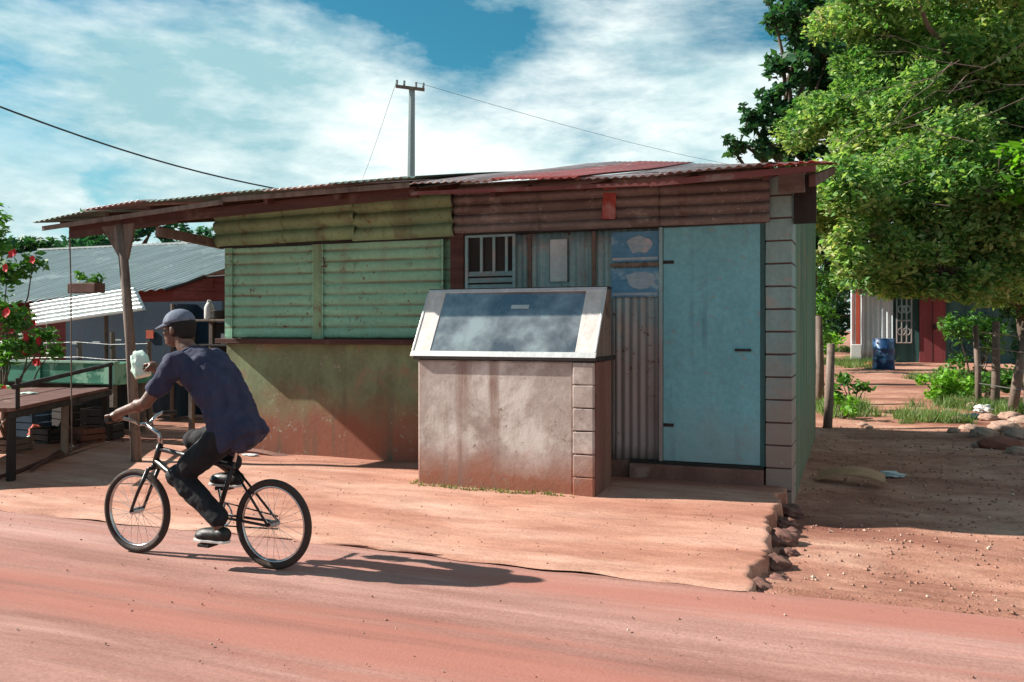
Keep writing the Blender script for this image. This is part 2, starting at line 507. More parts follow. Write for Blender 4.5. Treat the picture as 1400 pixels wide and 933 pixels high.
M['barb'] = worn('galvanised_wire', (0.3, 0.3, 0.3, 1), (0.2, 0.2, 0.2, 1), metal=.6, rough=.4)
M['bark'] = worn('rough_tree_bark', (0.13, 0.095, 0.07, 1), (0.07, 0.05, 0.04, 1), sc1=3, rough=.95)
M['stone'] = worn('dusty_pale_stone', (0.42, 0.29, 0.23, 1), (0.30, 0.17, 0.12, 1), (0.5, 0.42, 0.36, 1), rough=.95, sc1=3)
M['clod'] = worn('red_earth_clods', (0.36, 0.19, 0.14, 1), (0.20, 0.09, 0.06, 1), (0.5, 0.36, 0.28, 1), rough=.95, sc1=2.5, amt2=(.56, .6))
M['cardboard'] = worn('damp_brown_cardboard', (0.46, 0.27, 0.16, 1), (0.34, 0.19, 0.11, 1), rough=.9)
M['blue_plastic'] = worn('light_blue_plastic_film', (0.15, 0.45, 0.6, 1), (0.1, 0.3, 0.42, 1), rough=.35, sc1=6)
M['bag'] = worn('white_green_plastic_bag', (0.66, 0.76, 0.68, 1), (0.36, 0.60, 0.46, 1), rough=.35, sc1=9)
M['shirt'] = worn('navy_cotton_shirt', (0.030, 0.034, 0.075, 1), (0.022, 0.024, 0.052, 1), rough=.9, sc1=6, fine=120)
M['trousers'] = worn('black_trouser_cloth', (0.012, 0.013, 0.017, 1), (0.008, 0.008, 0.01, 1), rough=.9, sc1=6, fine=120)
M['cap'] = worn('grey_blue_cap_cloth', (0.13, 0.155, 0.21, 1), (0.09, 0.11, 0.16, 1), rough=.9, sc1=9, fine=120)
M['skin'] = worn('dark_brown_skin', (0.15, 0.072, 0.048, 1), (0.11, 0.05, 0.034, 1), rough=.5, sc1=6, spec=.4)
M['hair'] = worn('short_black_hair', (0.012, 0.01, 0.009, 1), (0.008, 0.007, 0.006, 1), rough=.85, fine=200)
M['shoe'] = worn('black_shoe_leather', (0.02, 0.018, 0.018, 1), (0.01, 0.01, 0.01, 1), rough=.5)
M['tyre'] = worn('dusty_tyre_rubber', (0.035, 0.028, 0.025, 1), (0.07, 0.04, 0.03, 1), rough=.85, sc1=6)
M['bike_paint'] = worn('black_bicycle_paint', (0.015, 0.014, 0.016, 1), (0.03, 0.02, 0.02, 1), rough=.35, sc1=6)
M['chrome'] = worn('dull_chrome', (0.6, 0.6, 0.6, 1), (0.4, 0.4, 0.4, 1), rough=.25, metal=1)
M['petal'] = worn('red_flower_petals', (0.65, 0.035, 0.045, 1), (0.45, 0.02, 0.03, 1), rough=.7, sc1=6)
M['brick_red'] = worn('broken_red_brick', (0.24, 0.09, 0.06, 1), (0.14, 0.05, 0.04, 1), rough=.95)


def ground_mat(name, c1, c2, c3, streak, bump_d=0.02, pebbles=True, cdark=None, pale=True):
    m, nt, b = base_mat(name, 0.95, 0, 0.15)
    tc = nt.nodes.new('ShaderNodeTexCoord'); v = tc.outputs['Object']
    n1 = noise(nt, v, 1.1, 8, 0.62, 0.2, stretch=streak)
    n2 = noise(nt, v, 7, 7, 0.66, 0.2, stretch=(streak[0], 1, 1))
    n3 = noise(nt, v, 55, 4, 0.7)
    c = ramp(nt, n1, [(0.32, c1), (0.5, c2), (0.68, c3)])
    c = mixc(nt, 0.8, c, ramp(nt, n2, [(0.28, (0.58, 0.52, 0.5, 1)), (0.6, (1, 1, 1, 1)), (.8, (1.15, 1.15, 1.12, 1))]), 'MULTIPLY')
    c = mixc(nt, 0.6, c, ramp(nt, n3, [(0.3, (0.55, 0.5, 0.5, 1)), (0.65, (1, 1, 1, 1))]), 'MULTIPLY')
    h = mth(nt, 'ADD', mth(nt, 'MULTIPLY', n2, 1.0), mth(nt, 'MULTIPLY', n3, 0.35))
    if cdark:
        d = noise(nt, v, 0.9, 6, 0.7, stretch=(0.35, 1, 1))
        c = mixc(nt, ramp(nt, d, [(0.54, BW[0]), (0.66, BW[1])]), c, cdark)
        d2 = noise(nt, v, 2.2, 5, 0.6, 0.1, stretch=(0.035, 1, 1))
        c = mixc(nt, mth(nt, 'MULTIPLY', ramp(nt, d2, [(0.50, BW[0]), (0.62, BW[1])]), 0.75), c, (0.33, 0.13, 0.10, 1))
        c = mixc(nt, mth(nt, 'MULTIPLY', ramp(nt, d2, [(0.34, BW[1]), (0.44, BW[0])]), 0.6), c, (0.54, 0.34, 0.28, 1))
        h = mth(nt, 'ADD', h, mth(nt, 'MULTIPLY', d2, -2.5))
    if pebbles:
        vo = nt.nodes.new('ShaderNodeTexVoronoi'); vo.inputs['Scale'].default_value = 26; vo.inputs['Randomness'].default_value = 1
        nt.links.new(v, vo.inputs['Vector'])
        pm = mth(nt, 'MULTIPLY', ramp(nt, vo.outputs['Distance'], [(0.16, BW[1]), (0.26, BW[0])]), ramp(nt, noise(nt, v, 3.3, 4), [(0.5, BW[0]), (0.62, BW[1])]))
        c = mixc(nt, mth(nt, 'MULTIPLY', pm, 0.6), c, (0.50, 0.36, 0.29, 1))
        h = mth(nt, 'ADD', h, mth(nt, 'MULTIPLY', pm, 0.5))
    nt.links.new(c, b.inputs['Base Color'])
    bumpn(nt, b, h, 0.8, bump_d)
    return m


M['dirt'] = ground_mat('red_earth', (0.24, 0.10, 0.07, 1), (0.42, 0.21, 0.15, 1), (0.58, 0.35, 0.26, 1), (0.6, 1, 1), 0.035)
M['road'] = ground_mat('compacted_red_dirt_road', (0.28, 0.135, 0.11, 1), (0.37, 0.20, 0.165, 1), (0.48, 0.29, 0.25, 1), (0.10, 1, 1), 0.012, pebbles=False, cdark=(0.34, 0.165, 0.135, 1))
M['slab'] = ground_mat('dusty_red_concrete_apron', (0.32, 0.13, 0.09, 1), (0.48, 0.25, 0.18, 1), (0.62, 0.40, 0.31, 1), (0.28, 1, 1), 0.008, pebbles=False)


def leaf_mat(name, cols, trans=0.35, rough=0.55):
    m = bpy.data.materials.new(name); m.use_nodes = True
    nt = m.node_tree; nt.nodes.clear()
    out = nt.nodes.new('ShaderNodeOutputMaterial')
    g = nt.nodes.new('ShaderNodeNewGeometry')
    st = [(i / (len(cols) - 1), c + (1,)) for i, c in enumerate(cols)]
    tc = nt.nodes.new('ShaderNodeTexCoord')
    n = noise(nt, tc.outputs['Object'], 0.8, 3)
    f = mth(nt, 'ADD', mth(nt, 'MULTIPLY', g.outputs['Random Per Island'], 0.6), mth(nt, 'MULTIPLY', mth(nt, 'SUBTRACT', n, 0.3), 0.9), True)
    c = ramp(nt, f, st)
    p = nt.nodes.new('ShaderNodeBsdfPrincipled'); p.inputs['Roughness'].default_value = rough
    p.inputs['Specular IOR Level'].default_value = 0.35
    t = nt.nodes.new('ShaderNodeBsdfTranslucent')
    nt.links.new(c, p.inputs['Base Color'])
    c2 = mixc(nt, 1.0, c, (1.3, 1.4, 0.6, 1), 'MULTIPLY'); nt.links.new(c2, t.inputs[0])
    mx = nt.nodes.new('ShaderNodeMixShader'); mx.inputs[0].default_value = trans
    nt.links.new(p.outputs[0], mx.inputs[1]); nt.links.new(t.outputs[0], mx.inputs[2]); nt.links.new(mx.outputs[0], out.inputs[0])
    return m


M['leaf_main'] = leaf_mat('mixed_yellow_green_leaves', [(0.03, 0.10, 0.025), (0.07, 0.19, 0.05), (0.20, 0.36, 0.11), (0.38, 0.45, 0.19), (0.55, 0.47, 0.30)], 0.42)
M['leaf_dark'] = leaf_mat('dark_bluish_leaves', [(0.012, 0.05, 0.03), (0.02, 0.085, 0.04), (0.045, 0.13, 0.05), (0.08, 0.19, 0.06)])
M['leaf_lime'] = leaf_mat('bright_lime_leaves', [(0.09, 0.24, 0.02), (0.16, 0.36, 0.03), (0.22, 0.45, 0.06)], 0.45)
M['leaf_mid'] = leaf_mat('mid_green_leaves', [(0.03, 0.09, 0.02), (0.06, 0.17, 0.03), (0.11, 0.26, 0.05)])
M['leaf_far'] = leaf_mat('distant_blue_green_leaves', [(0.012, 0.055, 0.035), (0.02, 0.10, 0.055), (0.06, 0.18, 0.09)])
M['grass'] = leaf_mat('weedy_green_blades', [(0.05, 0.10, 0.03), (0.09, 0.17, 0.04), (0.17, 0.24, 0.08), (0.25, 0.22, 0.11)], 0.35)

M['dry_grass'] = leaf_mat('dusty_olive_blades', [(0.14, 0.13, 0.05), (0.20, 0.21, 0.08), (0.28, 0.24, 0.12)], 0.3)

# glass of the case: glossy dark pane, cloudy sky reflection painted into its colour
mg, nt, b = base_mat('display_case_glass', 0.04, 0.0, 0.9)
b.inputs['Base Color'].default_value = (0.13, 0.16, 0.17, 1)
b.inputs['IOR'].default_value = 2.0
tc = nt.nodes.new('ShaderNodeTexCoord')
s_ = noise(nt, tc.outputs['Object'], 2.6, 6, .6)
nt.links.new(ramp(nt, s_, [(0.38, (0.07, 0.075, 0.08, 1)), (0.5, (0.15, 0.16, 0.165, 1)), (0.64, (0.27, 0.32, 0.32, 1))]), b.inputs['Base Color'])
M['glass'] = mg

# ------------------------------------------------------------------ ground
def grid_sheet(name, xs, ys, zf, mat, kind='structure', label=None, skirt=0):
    nx, ny = len(xs), len(ys)
    vs = []
    for y in ys:
        for x in xs:
            vs.append((x, y, zf(x, y)))
    fs = [(j * nx + i, j * nx + i + 1, (j + 1) * nx + i + 1, (j + 1) * nx + i) for j in range(ny - 1) for i in range(nx - 1)]
    me = bpy.data.meshes.new(name); me.from_pydata(vs, [], fs); me.update()
    me.materials.append(mat)
    for p in me.polygons: p.use_smooth = True
    o = bpy.data.objects.new(name, me); COL.objects.link(o)
    tag(o, label, None, None, kind)
    return o


def spread(a, b, lo, hi, step):
    c = list(np.arange(lo, hi, step))
    left = []; x = lo; s = step
    while x > a:
        s *= 1.35; x -= s; left.append(x)
    right = []; x = c[-1]; s = step
    while x < b:
        s *= 1.35; x += s; right.append(x)
    return [float(q) for q in left[::-1] + c + right]


def zground(x, y):
    z = gz(x, y) + bump(x, y) * (1 if y > 5.6 else 0.3)
    if y < 5.25: z -= 0.02
    if -14 < x < -0.75 and 5.3 < y < 12.3:
        z = min(z, -0.01 + gz(x, y))
    return z


grid_sheet('ground', spread(-160, 160, -14, 7, 0.09), spread(-30, 400, 4.6, 16, 0.09), zground, M['dirt'], label='uneven red earth of the yard')


def road_edge(x):
    return 5.17 + 0.02 * math.sin(1.3 * x) + 0.010 * math.sin(4.1 * x + 1)


nxs = spread(-160, 160, -12, 7, 0.12)
rows = np.linspace(-3.2, 0, 30)
vs = []; fs = []
NR = 46
for j in range(NR):
    t = j / (NR - 1)
    for x in nxs:
        y = -3.4 + (road_edge(x) + 3.4) * t
        z = 0.006 + 0.006 * math.sin(7.3 * y + .3 * math.sin(x)) + 0.004 * math.sin(2.1 * x + 3 * y)
        if t > 0.985: z -= 0.004
        vs.append((x, y, z))
n = len(nxs)
fs = [(j * n + i, j * n + i + 1, (j + 1) * n + i + 1, (j + 1) * n + i) for j in range(NR - 1) for i in range(n - 1)]
me = bpy.data.meshes.new('road'); me.from_pydata(vs, [], fs); me.materials.append(M['road'])
for p in me.polygons: p.use_smooth = True
o = bpy.data.objects.new('road', me); COL.objects.link(o); tag(o, 'packed red dirt road in front of the shop', None, None, 'structure')

# apron in front of the shop: sloping slab with a broken right end
def apron_top(x, y):
    return 0.022 + 0.098 * max(0, min(1, (y - 5.2) / 2.4)) + 0.004 * math.sin(5 * x + 2 * y)


_er = np.random.default_rng(4)
_ey = np.linspace(5, 8.4, 60); _ex = np.cumsum(_er.normal(0, .022, 60)); _ex = _ex - np.linspace(_ex[0], _ex[-1], 60) + _er.uniform(-.03, .03, 60)
xr = lambda y: -0.62 + float(np.interp(y, _ey, _ex))
ays = [float(q) for q in np.linspace(5.13, 8.2, 70)]
axn = 90
vs = []
for y in ays:
    x1 = xr(y)
    for i in range(axn):
        t = i / (axn - 1)
        t = 1 - (1 - t) ** 1.4
        x = -9.6 + (x1 + 9.6) * t
        y2 = y if y > 5.14 else road_edge(x) - 0.01 + 0.02 * math.sin(11 * x)
        vs.append((x, y2, apron_top(x, y) - (0.016 if y <= 5.14 else 0) - (0.012 if i == axn - 1 else 0)))
fs = [(j * axn + i, j * axn + i + 1, (j + 1) * axn + i + 1, (j + 1) * axn + i) for j in range(len(ays) - 1) for i in range(axn - 1)]
b0 = len(vs)
for j, y in enumerate(ays):
    p = vs[j * axn + axn - 1]
    vs.append((p[0] + 0.015 + 0.03 * math.sin(37 * y), p[1], -0.25))
for j in range(len(ays) - 1):
    fs.append((j * axn + axn - 1, b0 + j, b0 + j + 1, (j + 1) * axn + axn - 1))
me = bpy.data.meshes.new('pavement'); me.from_pydata(vs, [], fs); me.materials.append(M['slab'])
for p in me.polygons: p.use_smooth = len(p.vertices) == 4 and p.index < (len(ays) - 1) * (axn - 1)
o = bpy.data.objects.new('pavement', me); COL.objects.link(o); tag(o, 'dusty raised apron in front of the shop', None, None, 'structure')

# ------------------------------------------------------------------ the shop
YF = 8.06
XL, XM, XR = -6.72, -3.90, -0.575
HB = 0.10
shop = thing('shop', 'green and turquoise roadside shop with shutters, blue door and sagging metal roof', 'shop', (-3.6, 8.06, 0.1))
so = (-3.6, 8.06, 0.1)


def S(mb, name, m, parent=shop, **k):
    return mb.build(name, m, parent, off=so, **k)


YB = 12.0
# masonry lower wall on the left, back walls, inner body
low = MB()
low.mm((XL, YF, -0.1), (XM + .1, YF + 0.15, 1.34))
S(low, 'wall', M['green_wall'], bevel=.01)
w = MB(); w.mm((XL, YF + 0.15, -0.1), (XL + 0.12, YB, 2.9)); S(w, 'side_wall', M['green_wall'])
w = MB(); w.mm((XR - 0.16, YF + 0.42, -0.15), (XR, YB, 2.95)); S(w, 'side_wall', M['side_wall'], bevel=.01)
w = MB(); w.mm((XL, YB, -0.1), (XR, YB + 0.12, 3.45)); S(w, 'back_wall', M['side_wall'])
# sill
s1 = MB(); s1.box(((XL - .02 + XM) / 2, YF - 0.05, 1.365), (XM - XL + .04, 0.22, 0.055)); S(s1, 'sill', M['beam'], bevel=.006)
# shutters
def shutter(x0, x1, z0, z1, name='shutter'):
    s = MB(); s.corr((x0, YF - 0.012, z0), (x1 - x0, 0, 0), (0, 0, z1 - z0), (0, -1, 0), 0.118, 0.012, 0.006, 'U', 12, wav=0.006, nother=16, lobes=True)
    # crimped flat lips and a strap hinge
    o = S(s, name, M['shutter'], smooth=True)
    for xa_, xb_ in ((x0 - .004, x0 + .016), (x1 - .016, x1 + .004)):
        e = MB(); e.mm((xa_, YF - 0.030, z0 - .01), (xb_, YF + .0, z1 + .01))
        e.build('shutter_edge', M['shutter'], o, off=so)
    return o


pa = onY(318, 340, YF); pb = onY(430, 340, YF); pc = onY(442, 340, YF); pd = onY(607, 340, YF)
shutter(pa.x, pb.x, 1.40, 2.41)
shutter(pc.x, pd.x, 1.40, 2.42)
m_ = MB(); m_.mm((pb.x + .005, YF - .035, 1.39), (pc.x - .005, YF + .05, 2.42)); S(m_, 'mullion', M['valance_green'])
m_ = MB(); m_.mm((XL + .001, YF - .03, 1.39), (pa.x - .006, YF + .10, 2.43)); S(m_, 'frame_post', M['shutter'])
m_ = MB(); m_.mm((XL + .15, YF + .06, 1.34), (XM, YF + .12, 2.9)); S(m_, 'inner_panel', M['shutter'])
# olive valance: overlapping sheets with wide ribs, bent and uneven
cuts = [onY(u, 300, YF).x for u in (303, 392, 489, 622)]
for i in range(3):
    v_ = MB(); y0 = YF - 0.05 - 0.012 * (i % 2)
    dz = (0.0, .014, -.006)[i]
    top = (2.86, 2.88, 2.92)[i]
    v_.corr((cuts[i] - .03, y0, 2.425 + dz), (cuts[i + 1] - cuts[i] + .05, -0.012, 0.012), (0, -0.05, top - 2.425), (0, -1, 0.05), 0.150, 0.034, 0.005, 'U', 14, wav=0.012, nother=18, lobes=True)
    S(v_, 'valance', M['valance_green'], smooth=True)
v_ = MB(); v_.box(((cuts[0] + cuts[3]) / 2, YF - .02, 2.43), (cuts[3] - cuts[0], .05, .03)); S(v_, 'batten', M['dark'])
# brown ribbed band over the door half
bx = [onY(u, 290, YF).x for u in (622, 742, 900, 1050)]
for i in range(3):
    v_ = MB(); y0 = YF - 0.045 - 0.010 * (i % 2)
    v_.corr((bx[i] - .02, y0, 2.455 - .008 * i), (bx[i + 1] - bx[i] + .04, 0, -0.004), (0, -0.02, 0.50), (0, -1, 0.05), 0.098, 0.026, 0.005, 'U', 14, wav=0.007, nother=16, lobes=True)
    S(v_, 'metal_band', M['rust_sheet'], smooth=True)
v_ = MB(); v_.box(((bx[0] + bx[3]) / 2, YF - .012, 2.452), (bx[3] - bx[0], .06, .028)); S(v_, 'lintel', M['dark'])
# hanging red plank
a = onY(833, 300, YF - .09)
rp = MB(); rp.box((a.x, YF - .085, 2.70), (.13, .018, .34), Matrix.Rotation(R(3), 3, 'Y')); S(rp, 'hanging_plank', M['roof_red'], bevel=.004)
# red brown post between halves
m_ = MB(); m_.mm((XM + .02, YF - .05, 1.34), (XM + .17, YF + .08, 2.46)); S(m_, 'wall_post', M['beam'], bevel=.008)
m_ = MB(); m_.mm((XM + .02, YF - .03, -.1), (XM + .17, YF + .1, 1.338)); S(m_, 'wall_post', M['green_wall'], bevel=.008)
# zinc wall sheets, vertical ribs
zc = [XM + .17, -3.35, -2.95, -2.52, -2.18, -1.755]
for i in range(5):
    v_ = MB()
    v_.corr((zc[i], YF + .03 + .012 * (i % 2), 0.26), (zc[i + 1] - zc[i] + .03, 0, 0), (0, 0, 2.18), (0, -1, 0), 0.076, 0.008, 0.004, 'V', 9, wav=0.003, nother=14)
    S(v_, 'zinc_sheet', M['zinc_teal'], smooth=True)
# louvred window
wa = onY(641, 326, YF); wb = onY(702, 396, YF)
wn = MB()
wn.mm((wa.x - .03, YF - .03, wb.z - .03), (wa.x, YF + .02, wa.z + .03)); wn.mm((wb.x, YF - .03, wb.z - .03), (wb.x + .03, YF + .02, wa.z + .03))
wn.mm((wa.x, YF - .03, wa.z), (wb.x, YF + .02, wa.z + .03)); wn.mm((wa.x, YF - .03, wb.z - .03), (wb.x, YF + .02, wb.z))
wo = S(wn, 'window', M['zinc_teal'])
bk = MB(); bk.mm((wa.x, YF + .004, wb.z), (wb.x, YF + .014, wa.z)); bk.build('pane', M['dark'], wo, off=so)
for k in range(3):
    q = MB(); x = wa.x + (wb.x - wa.x) * (0.30 + .28 * k)
    q.mm((x - .014, YF - .02, wb.z + .17), (x + .014, YF + .0, wa.z)); q.build('bar', M['zinc_teal'], wo, off=so)
for k in range(3):
    q = MB(); z = wb.z + .03 + .065 * k
    q.box(((wa.x + wb.x) / 2, YF - .012, z), (wb.x - wa.x, .008, .05), Matrix.Rotation(R(-25), 3, 'X')); q.build('louvre', M['zinc_teal'], wo, off=so)
# pale notice board in the middle
pa_ = onY(752, 328, YF); pb_ = onY(775, 385, YF)
q = MB(); q.mm((pa_.x, YF + .0, pb_.z), (pb_.x, YF + .014, pa_.z)); S(q, 'pale_panel', M['paper_pale'])
for uu in (724, 812):
    q = MB(); x = onY(uu, 330, YF).x; q.mm((x - .018, YF - .012, .27), (x + .018, YF + .02, 2.43)); S(q, 'batten', M['greywood'])
# door, step, frame, jamb
da = onY(907, 309, YF); db = onY(1040, 636, YF)
d = MB(); d.mm((da.x, YF - .015, .285), (db.x, YF + .025, 2.435)); door = S(d, 'door', M['door_blue'], bevel=.006)
q = MB(); q.mm((db.x - .22, YF - .035, 1.30), (db.x - .08, YF - .016, 1.322))
q.build('latch', M['dark'], door, off=so)
for z in (0.6, 2.1):
    q = MB(); q.mm((da.x + .004, YF - .022, z), (da.x + .10, YF - .0155, z + .03)); q.build('hinge', M['dark'], door, off=so)
q = MB(); q.mm((da.x - .035, YF - .03, .28), (da.x - .002, YF + .05, 2.44)); S(q, 'door_frame', M['zinc_teal'])
q = MB(); q.mm((db.x + .002, YF - .02, .28), (db.x + .04, YF + .05, 2.44)); S(q, 'door_frame', M['shack_teal'])
q = MB(); q.mm((-2.02, YF - .09, -.1), (db.x + .03, YF + .10, .255)); S(q, 'door_step', M['step'], bevel=.012)
q = MB(); q.mm((-2.02, YF - .05, .256), (db.x + .03, YF + .02, .282)); S(q, 'threshold', M['dark'])
q = MB(); q.mm((XM + .17, YF, -.1), (-2.022, YF + .12, .262)); S(q, 'foundation', M['step'])
# posters beside the door
for (z0, z1) in ((2.13, 2.41), (1.80, 2.07)):
    q = MB(); x0 = onY(836, 330, YF).x; x1 = onY(901, 330, YF).x
    q.mm((x0, YF + .0, z0), (x1, YF + .012, z1)); po = S(q, 'poster', M['poster_blue'])
    q = MB()
    cx = x0 + (x1 - x0) * .6
    q.prism([(cx + (.13 + random.uniform(-.03, .03)) * math.cos(k * .524), YF - .003, (z0 + z1) / 2 + .02 + (.085 + random.uniform(-.02, .02)) * math.sin(k * .524)) for k in range(12)], (0, .003, 0)); q.build('pale_patch', M['poster_pale'], po, off=so)
    q = MB(); q.mm((x0 + .01, YF - .006, z0 + .015), (x1 - .01, YF - .001, z0 + .04)); q.build('pale_stripe', M['poster_pale'], po, off=so)
q = MB(); q.mm((x0 - .01, YF - .02, 2.085), (x1 + .01, YF + .012, 2.115)); S(q, 'batten', M['greywood'])
# concrete block pier
px0, px1 = db.x + .045, XR
q = MB(); q.mm((px0 + .008, YF - .022, -.15), (px1 - .008, YF + .415, 2.78)); pier = S(q, 'pier', M['mortar'])
q = MB(); z = -.12; k = 0
while z < 2.7:
    q.box(((px0 + px1) / 2, YF + .193, z + .095), (px1 - px0, .45, .186), jit=.002); z += .2; k += 1
q.build('block', M['block'], pier, off=so, bevel=.006)
# inside floor / dark body so no light leaks
q = MB(); q.mm((XL + .2, YF + .25, .0), (XR - .2, YB - .05, 2.75)); S(q, 'interior', M['dark'])

# roof
YE = 6.95
ex = [(-8.42, 2.66, 3.36), (-7.7, 2.74, 3.52), (-6.9, 2.80, 3.64), (-5.8, 2.83, 3.74), (-4.7, 2.85, 3.80), (-3.75, 2.86, 3.83)]
def roof_run(pts, mat, dz=0, ye=YE, yb=12.35, w=0.76, lap=0.05, front_drop=0):
    xs = [p[0] for p in pts]
    f = lambda x, k: float(np.interp(x, xs, [p[k] for p in pts]))
    x = xs[0]; i = 0
    while x < xs[-1] - .05:
        x2 = min(x + w, xs[-1])
        s = MB()
        ox = random.uniform(-.03, .03); u = .008 * (i % 2)
        nu = int((x2 - x + lap) / .076 * 6); nv = 10
        top = []; bot = []
        for j in range(nv + 1):
            b_ = j / nv
            for k in range(nu + 1):
                xx = x + (x2 - x + lap) * k / nu
                xc = min(xx, xs[-1])
                y = ye + ox + (yb - ye) * b_
                z = f(xc, 1) * (1 - b_) + f(xc, 2) * b_ + .009 * math.sin(2 * math.pi * xx / .076) + u + dz + .008 * math.sin(7 * b_ + i)
                top.append((xx, y, z)); bot.append((xx, y, z - .004))
        st = nu + 1; n_ = len(top); fs = []
        for j in range(nv):
            for k in range(nu):
                qd = (j * st + k, j * st + k + 1, (j + 1) * st + k + 1, (j + 1) * st + k)
                fs.append(qd); fs.append(tuple(n_ + e for e in qd[::-1]))
        for k in range(nu):
            fs.append((k, n_ + k, n_ + k + 1, k + 1))
        for j in range(nv):
            fs.append((j * st, j * st + st, n_ + j * st + st, n_ + j * st)); e = j * st + nu; fs.append((e, n_ + e, n_ + e + st, e + st))
        s.add(top + bot, fs)
        mt = mat if not isinstance(mat, list) else mat[i % len(mat)]
        S(s, 'roof_sheet', mt, smooth=True)
        x = x2; i += 1
roof_run(ex, [M['roof_teal'], M['roof_sheet'], M['roof_teal']])
roof_run([(-3.75, 2.80, 3.91), (-3.3, 2.79, 3.91), (-2.4, 2.745, 3.83), (-1.6, 2.73, 3.76), (-0.9, 2.75, 3.72), (-0.36, 2.765, 3.68)], [M['roof_sheet'], M['roof_red'], M['roof_sheet']], dz=.0)
# fascia boards and wall plates
def bar(p, q, wd, ht, name, m, parent=shop):
    p = Vector(p); q = Vector(q); d_ = q - p
    rot = d_.to_track_quat('X', 'Z').to_matrix()
    k = MB(); k.box((p + q) / 2, (d_.length, wd, ht), rot); return S(k, name, m, parent, bevel=.004)
bar((-3.78, YE + .05, 2.72), (-1.6, YE + .05, 2.672), .022, .035, 'fascia', M['fascia_red'])
bar((-1.6, YE + .05, 2.672), (-.33, YE + .05, 2.715), .022, .05, 'fascia', M['fascia_red'])
bar((-8.1, YE + .22, 2.56), (-6.6, YE + .22, 2.67), .05, .13, 'beam', M['beam'])
bar((-6.6, YE + .22, 2.67), (-3.8, YE + .22, 2.76), .05, .10, 'beam', M['beam'])
bar((-5.9, YE + .06, 2.78), (-3.80, YE + .06, 2.80), .02, .05, 'fascia', M['greywood'])
bar((-8.35, YE + .07, 2.60), (-5.9, YE + .07, 2.76), .02, .05, 'fascia', M['greywood'])
for i, x in enumerate((-8.1, -7.45, -6.88)):
    z = float(np.interp(x, [p[0] for p in ex], [p[1] for p in ex])); zb = float(np.interp(x, [p[0] for p in ex], [p[2] for p in ex]))
    bar((x, YE + .1, z - .06), (x, 9.6, z + (zb - z) * .5 - .07), .05, .07, 'rafter', M['beam'])
bar((-6.90, YE + .24, 2.53), (-6.86, YF + .1, 2.47), .05, .10, 'rafter', M['greywood'])
for x in (-6.2, -5.4, -4.6, -3.8, -3.0, -2.2, -1.4, -.7):
    z = 2.74 if x < -3.78 else 2.675
    bar((x, YE + .09, z), (x, YF + .0, z + .21), .05, .05, 'rafter', M['beam'])
bar((-.36, YE + .12, 2.63), (-.36, 12.2, 3.57), .05, .09, 'rafter', M['beam'])
# rusty plate at the roof corner, dark shade sheet and gable infill behind
ca = onY(1064, 236, YF - .35); cb = onY(1100, 262, YF - .35)
q = MB(); q.mm((ca.x, YF - .36, cb.z), (cb.x, YF - .28, ca.z)); S(q, 'beam_end', M['rust_sheet'], bevel=.004)
q = MB(); q.mm((XR + .01, YF - .05, 2.42), (XR + .20, YF + .02, 2.84)); S(q, 'gable_and_shade_panel', M['dark'])  # dark sheet painting in the shade under the roof overhang
q = MB(); q.prism([(XR - .01, YF + .1, 2.9), (XR - .01, YB + .1, 2.9), (XR - .01, YB + .1, 3.55), (XR - .01, YF + .1, 2.93)], (.02, 0, 0)); S(q, 'gable_and_shade_panel', M['beam'])
# gallery post and the left roof support
q = MB(); q.tube([(-7.13, YE + .2, -.05), (-7.22, YE + .19, 1.4), (-7.36, YE + .2, 2.62)], [.055, .05, .048], 8); S(q, 'post', M['greywood'], smooth=True)
q = MB(); q.tube([(-8.12, YE + .22, 2.58), (-8.10, YE + .22, 2.0), (-8.12, YE + .25, -.05)], [.008, .008, .008], 6); S(q, 'prop', M['greywood'])
q = MB(); q.prism([(-7.62, YE + .19, 2.60), (-7.16, YE + .19, 2.62), (-7.26, YE + .19, 2.24), (-7.36, YE + .19, 2.24)], (0, .03, 0)); S(q, 'brace', M['greywood'])

# buttress heap of mud at foot of wall left (sloping plaster bank)
q = MB()
n_ = 24
top_ = []
q.prism([(XL - .05, YF + .02, -.02)] + [(XL - .05 + 1.9 * i / n_, YF - .03 - .14 * math.sin(math.pi * i / n_), .10 + .05 * math.sin(3.1 * i / n_ * 2)) for i in range(n_ + 1)] + [(XL + 1.85, YF + .02, -.02)], (0, .08, .02))
S(q, 'plinth', M['step'], bevel=.01)

# ------------------------------------------------------------------ counter and glass case
YC = 7.07
cl, cr = -3.77, -2.09
co = (-2.9, 7.1, 0.1)
ctr = thing('display_counter', 'stained cement counter with a sloping glass display case in front of the shop', 'counter', co)
q = MB(); q.mm((cl + .02, YC, -.05), (cr - .18, YC + .53, 1.225)); q.build('counter_body', M['counter'], ctr, off=co, bevel=.02)
bq = MB(); z = .06
while z < 1.2:
    bq.box((cr - .09, YC + .245, z + .095), (.178, .57 - .04, .186), jit=.003); z += .194
bq.build('corner_block', M['counter'], ctr, off=co, bevel=.008)
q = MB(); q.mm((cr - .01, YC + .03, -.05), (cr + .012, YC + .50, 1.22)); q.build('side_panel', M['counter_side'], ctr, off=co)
q = MB(); q.mm((cl - .01, YC - .035, 1.227), (cr + .03, YC + .58, 1.262)); q.build('counter_top', M['dark'], ctr, off=co, bevel=.004)
A = Vector((0, YC - .02, 1.275)); B = Vector((0, YC + .33, 1.855))
sl = (B - A); nrm = Vector((0, -sl.z, sl.y)).normalized()
xl, xr_ = -3.80, -2.075
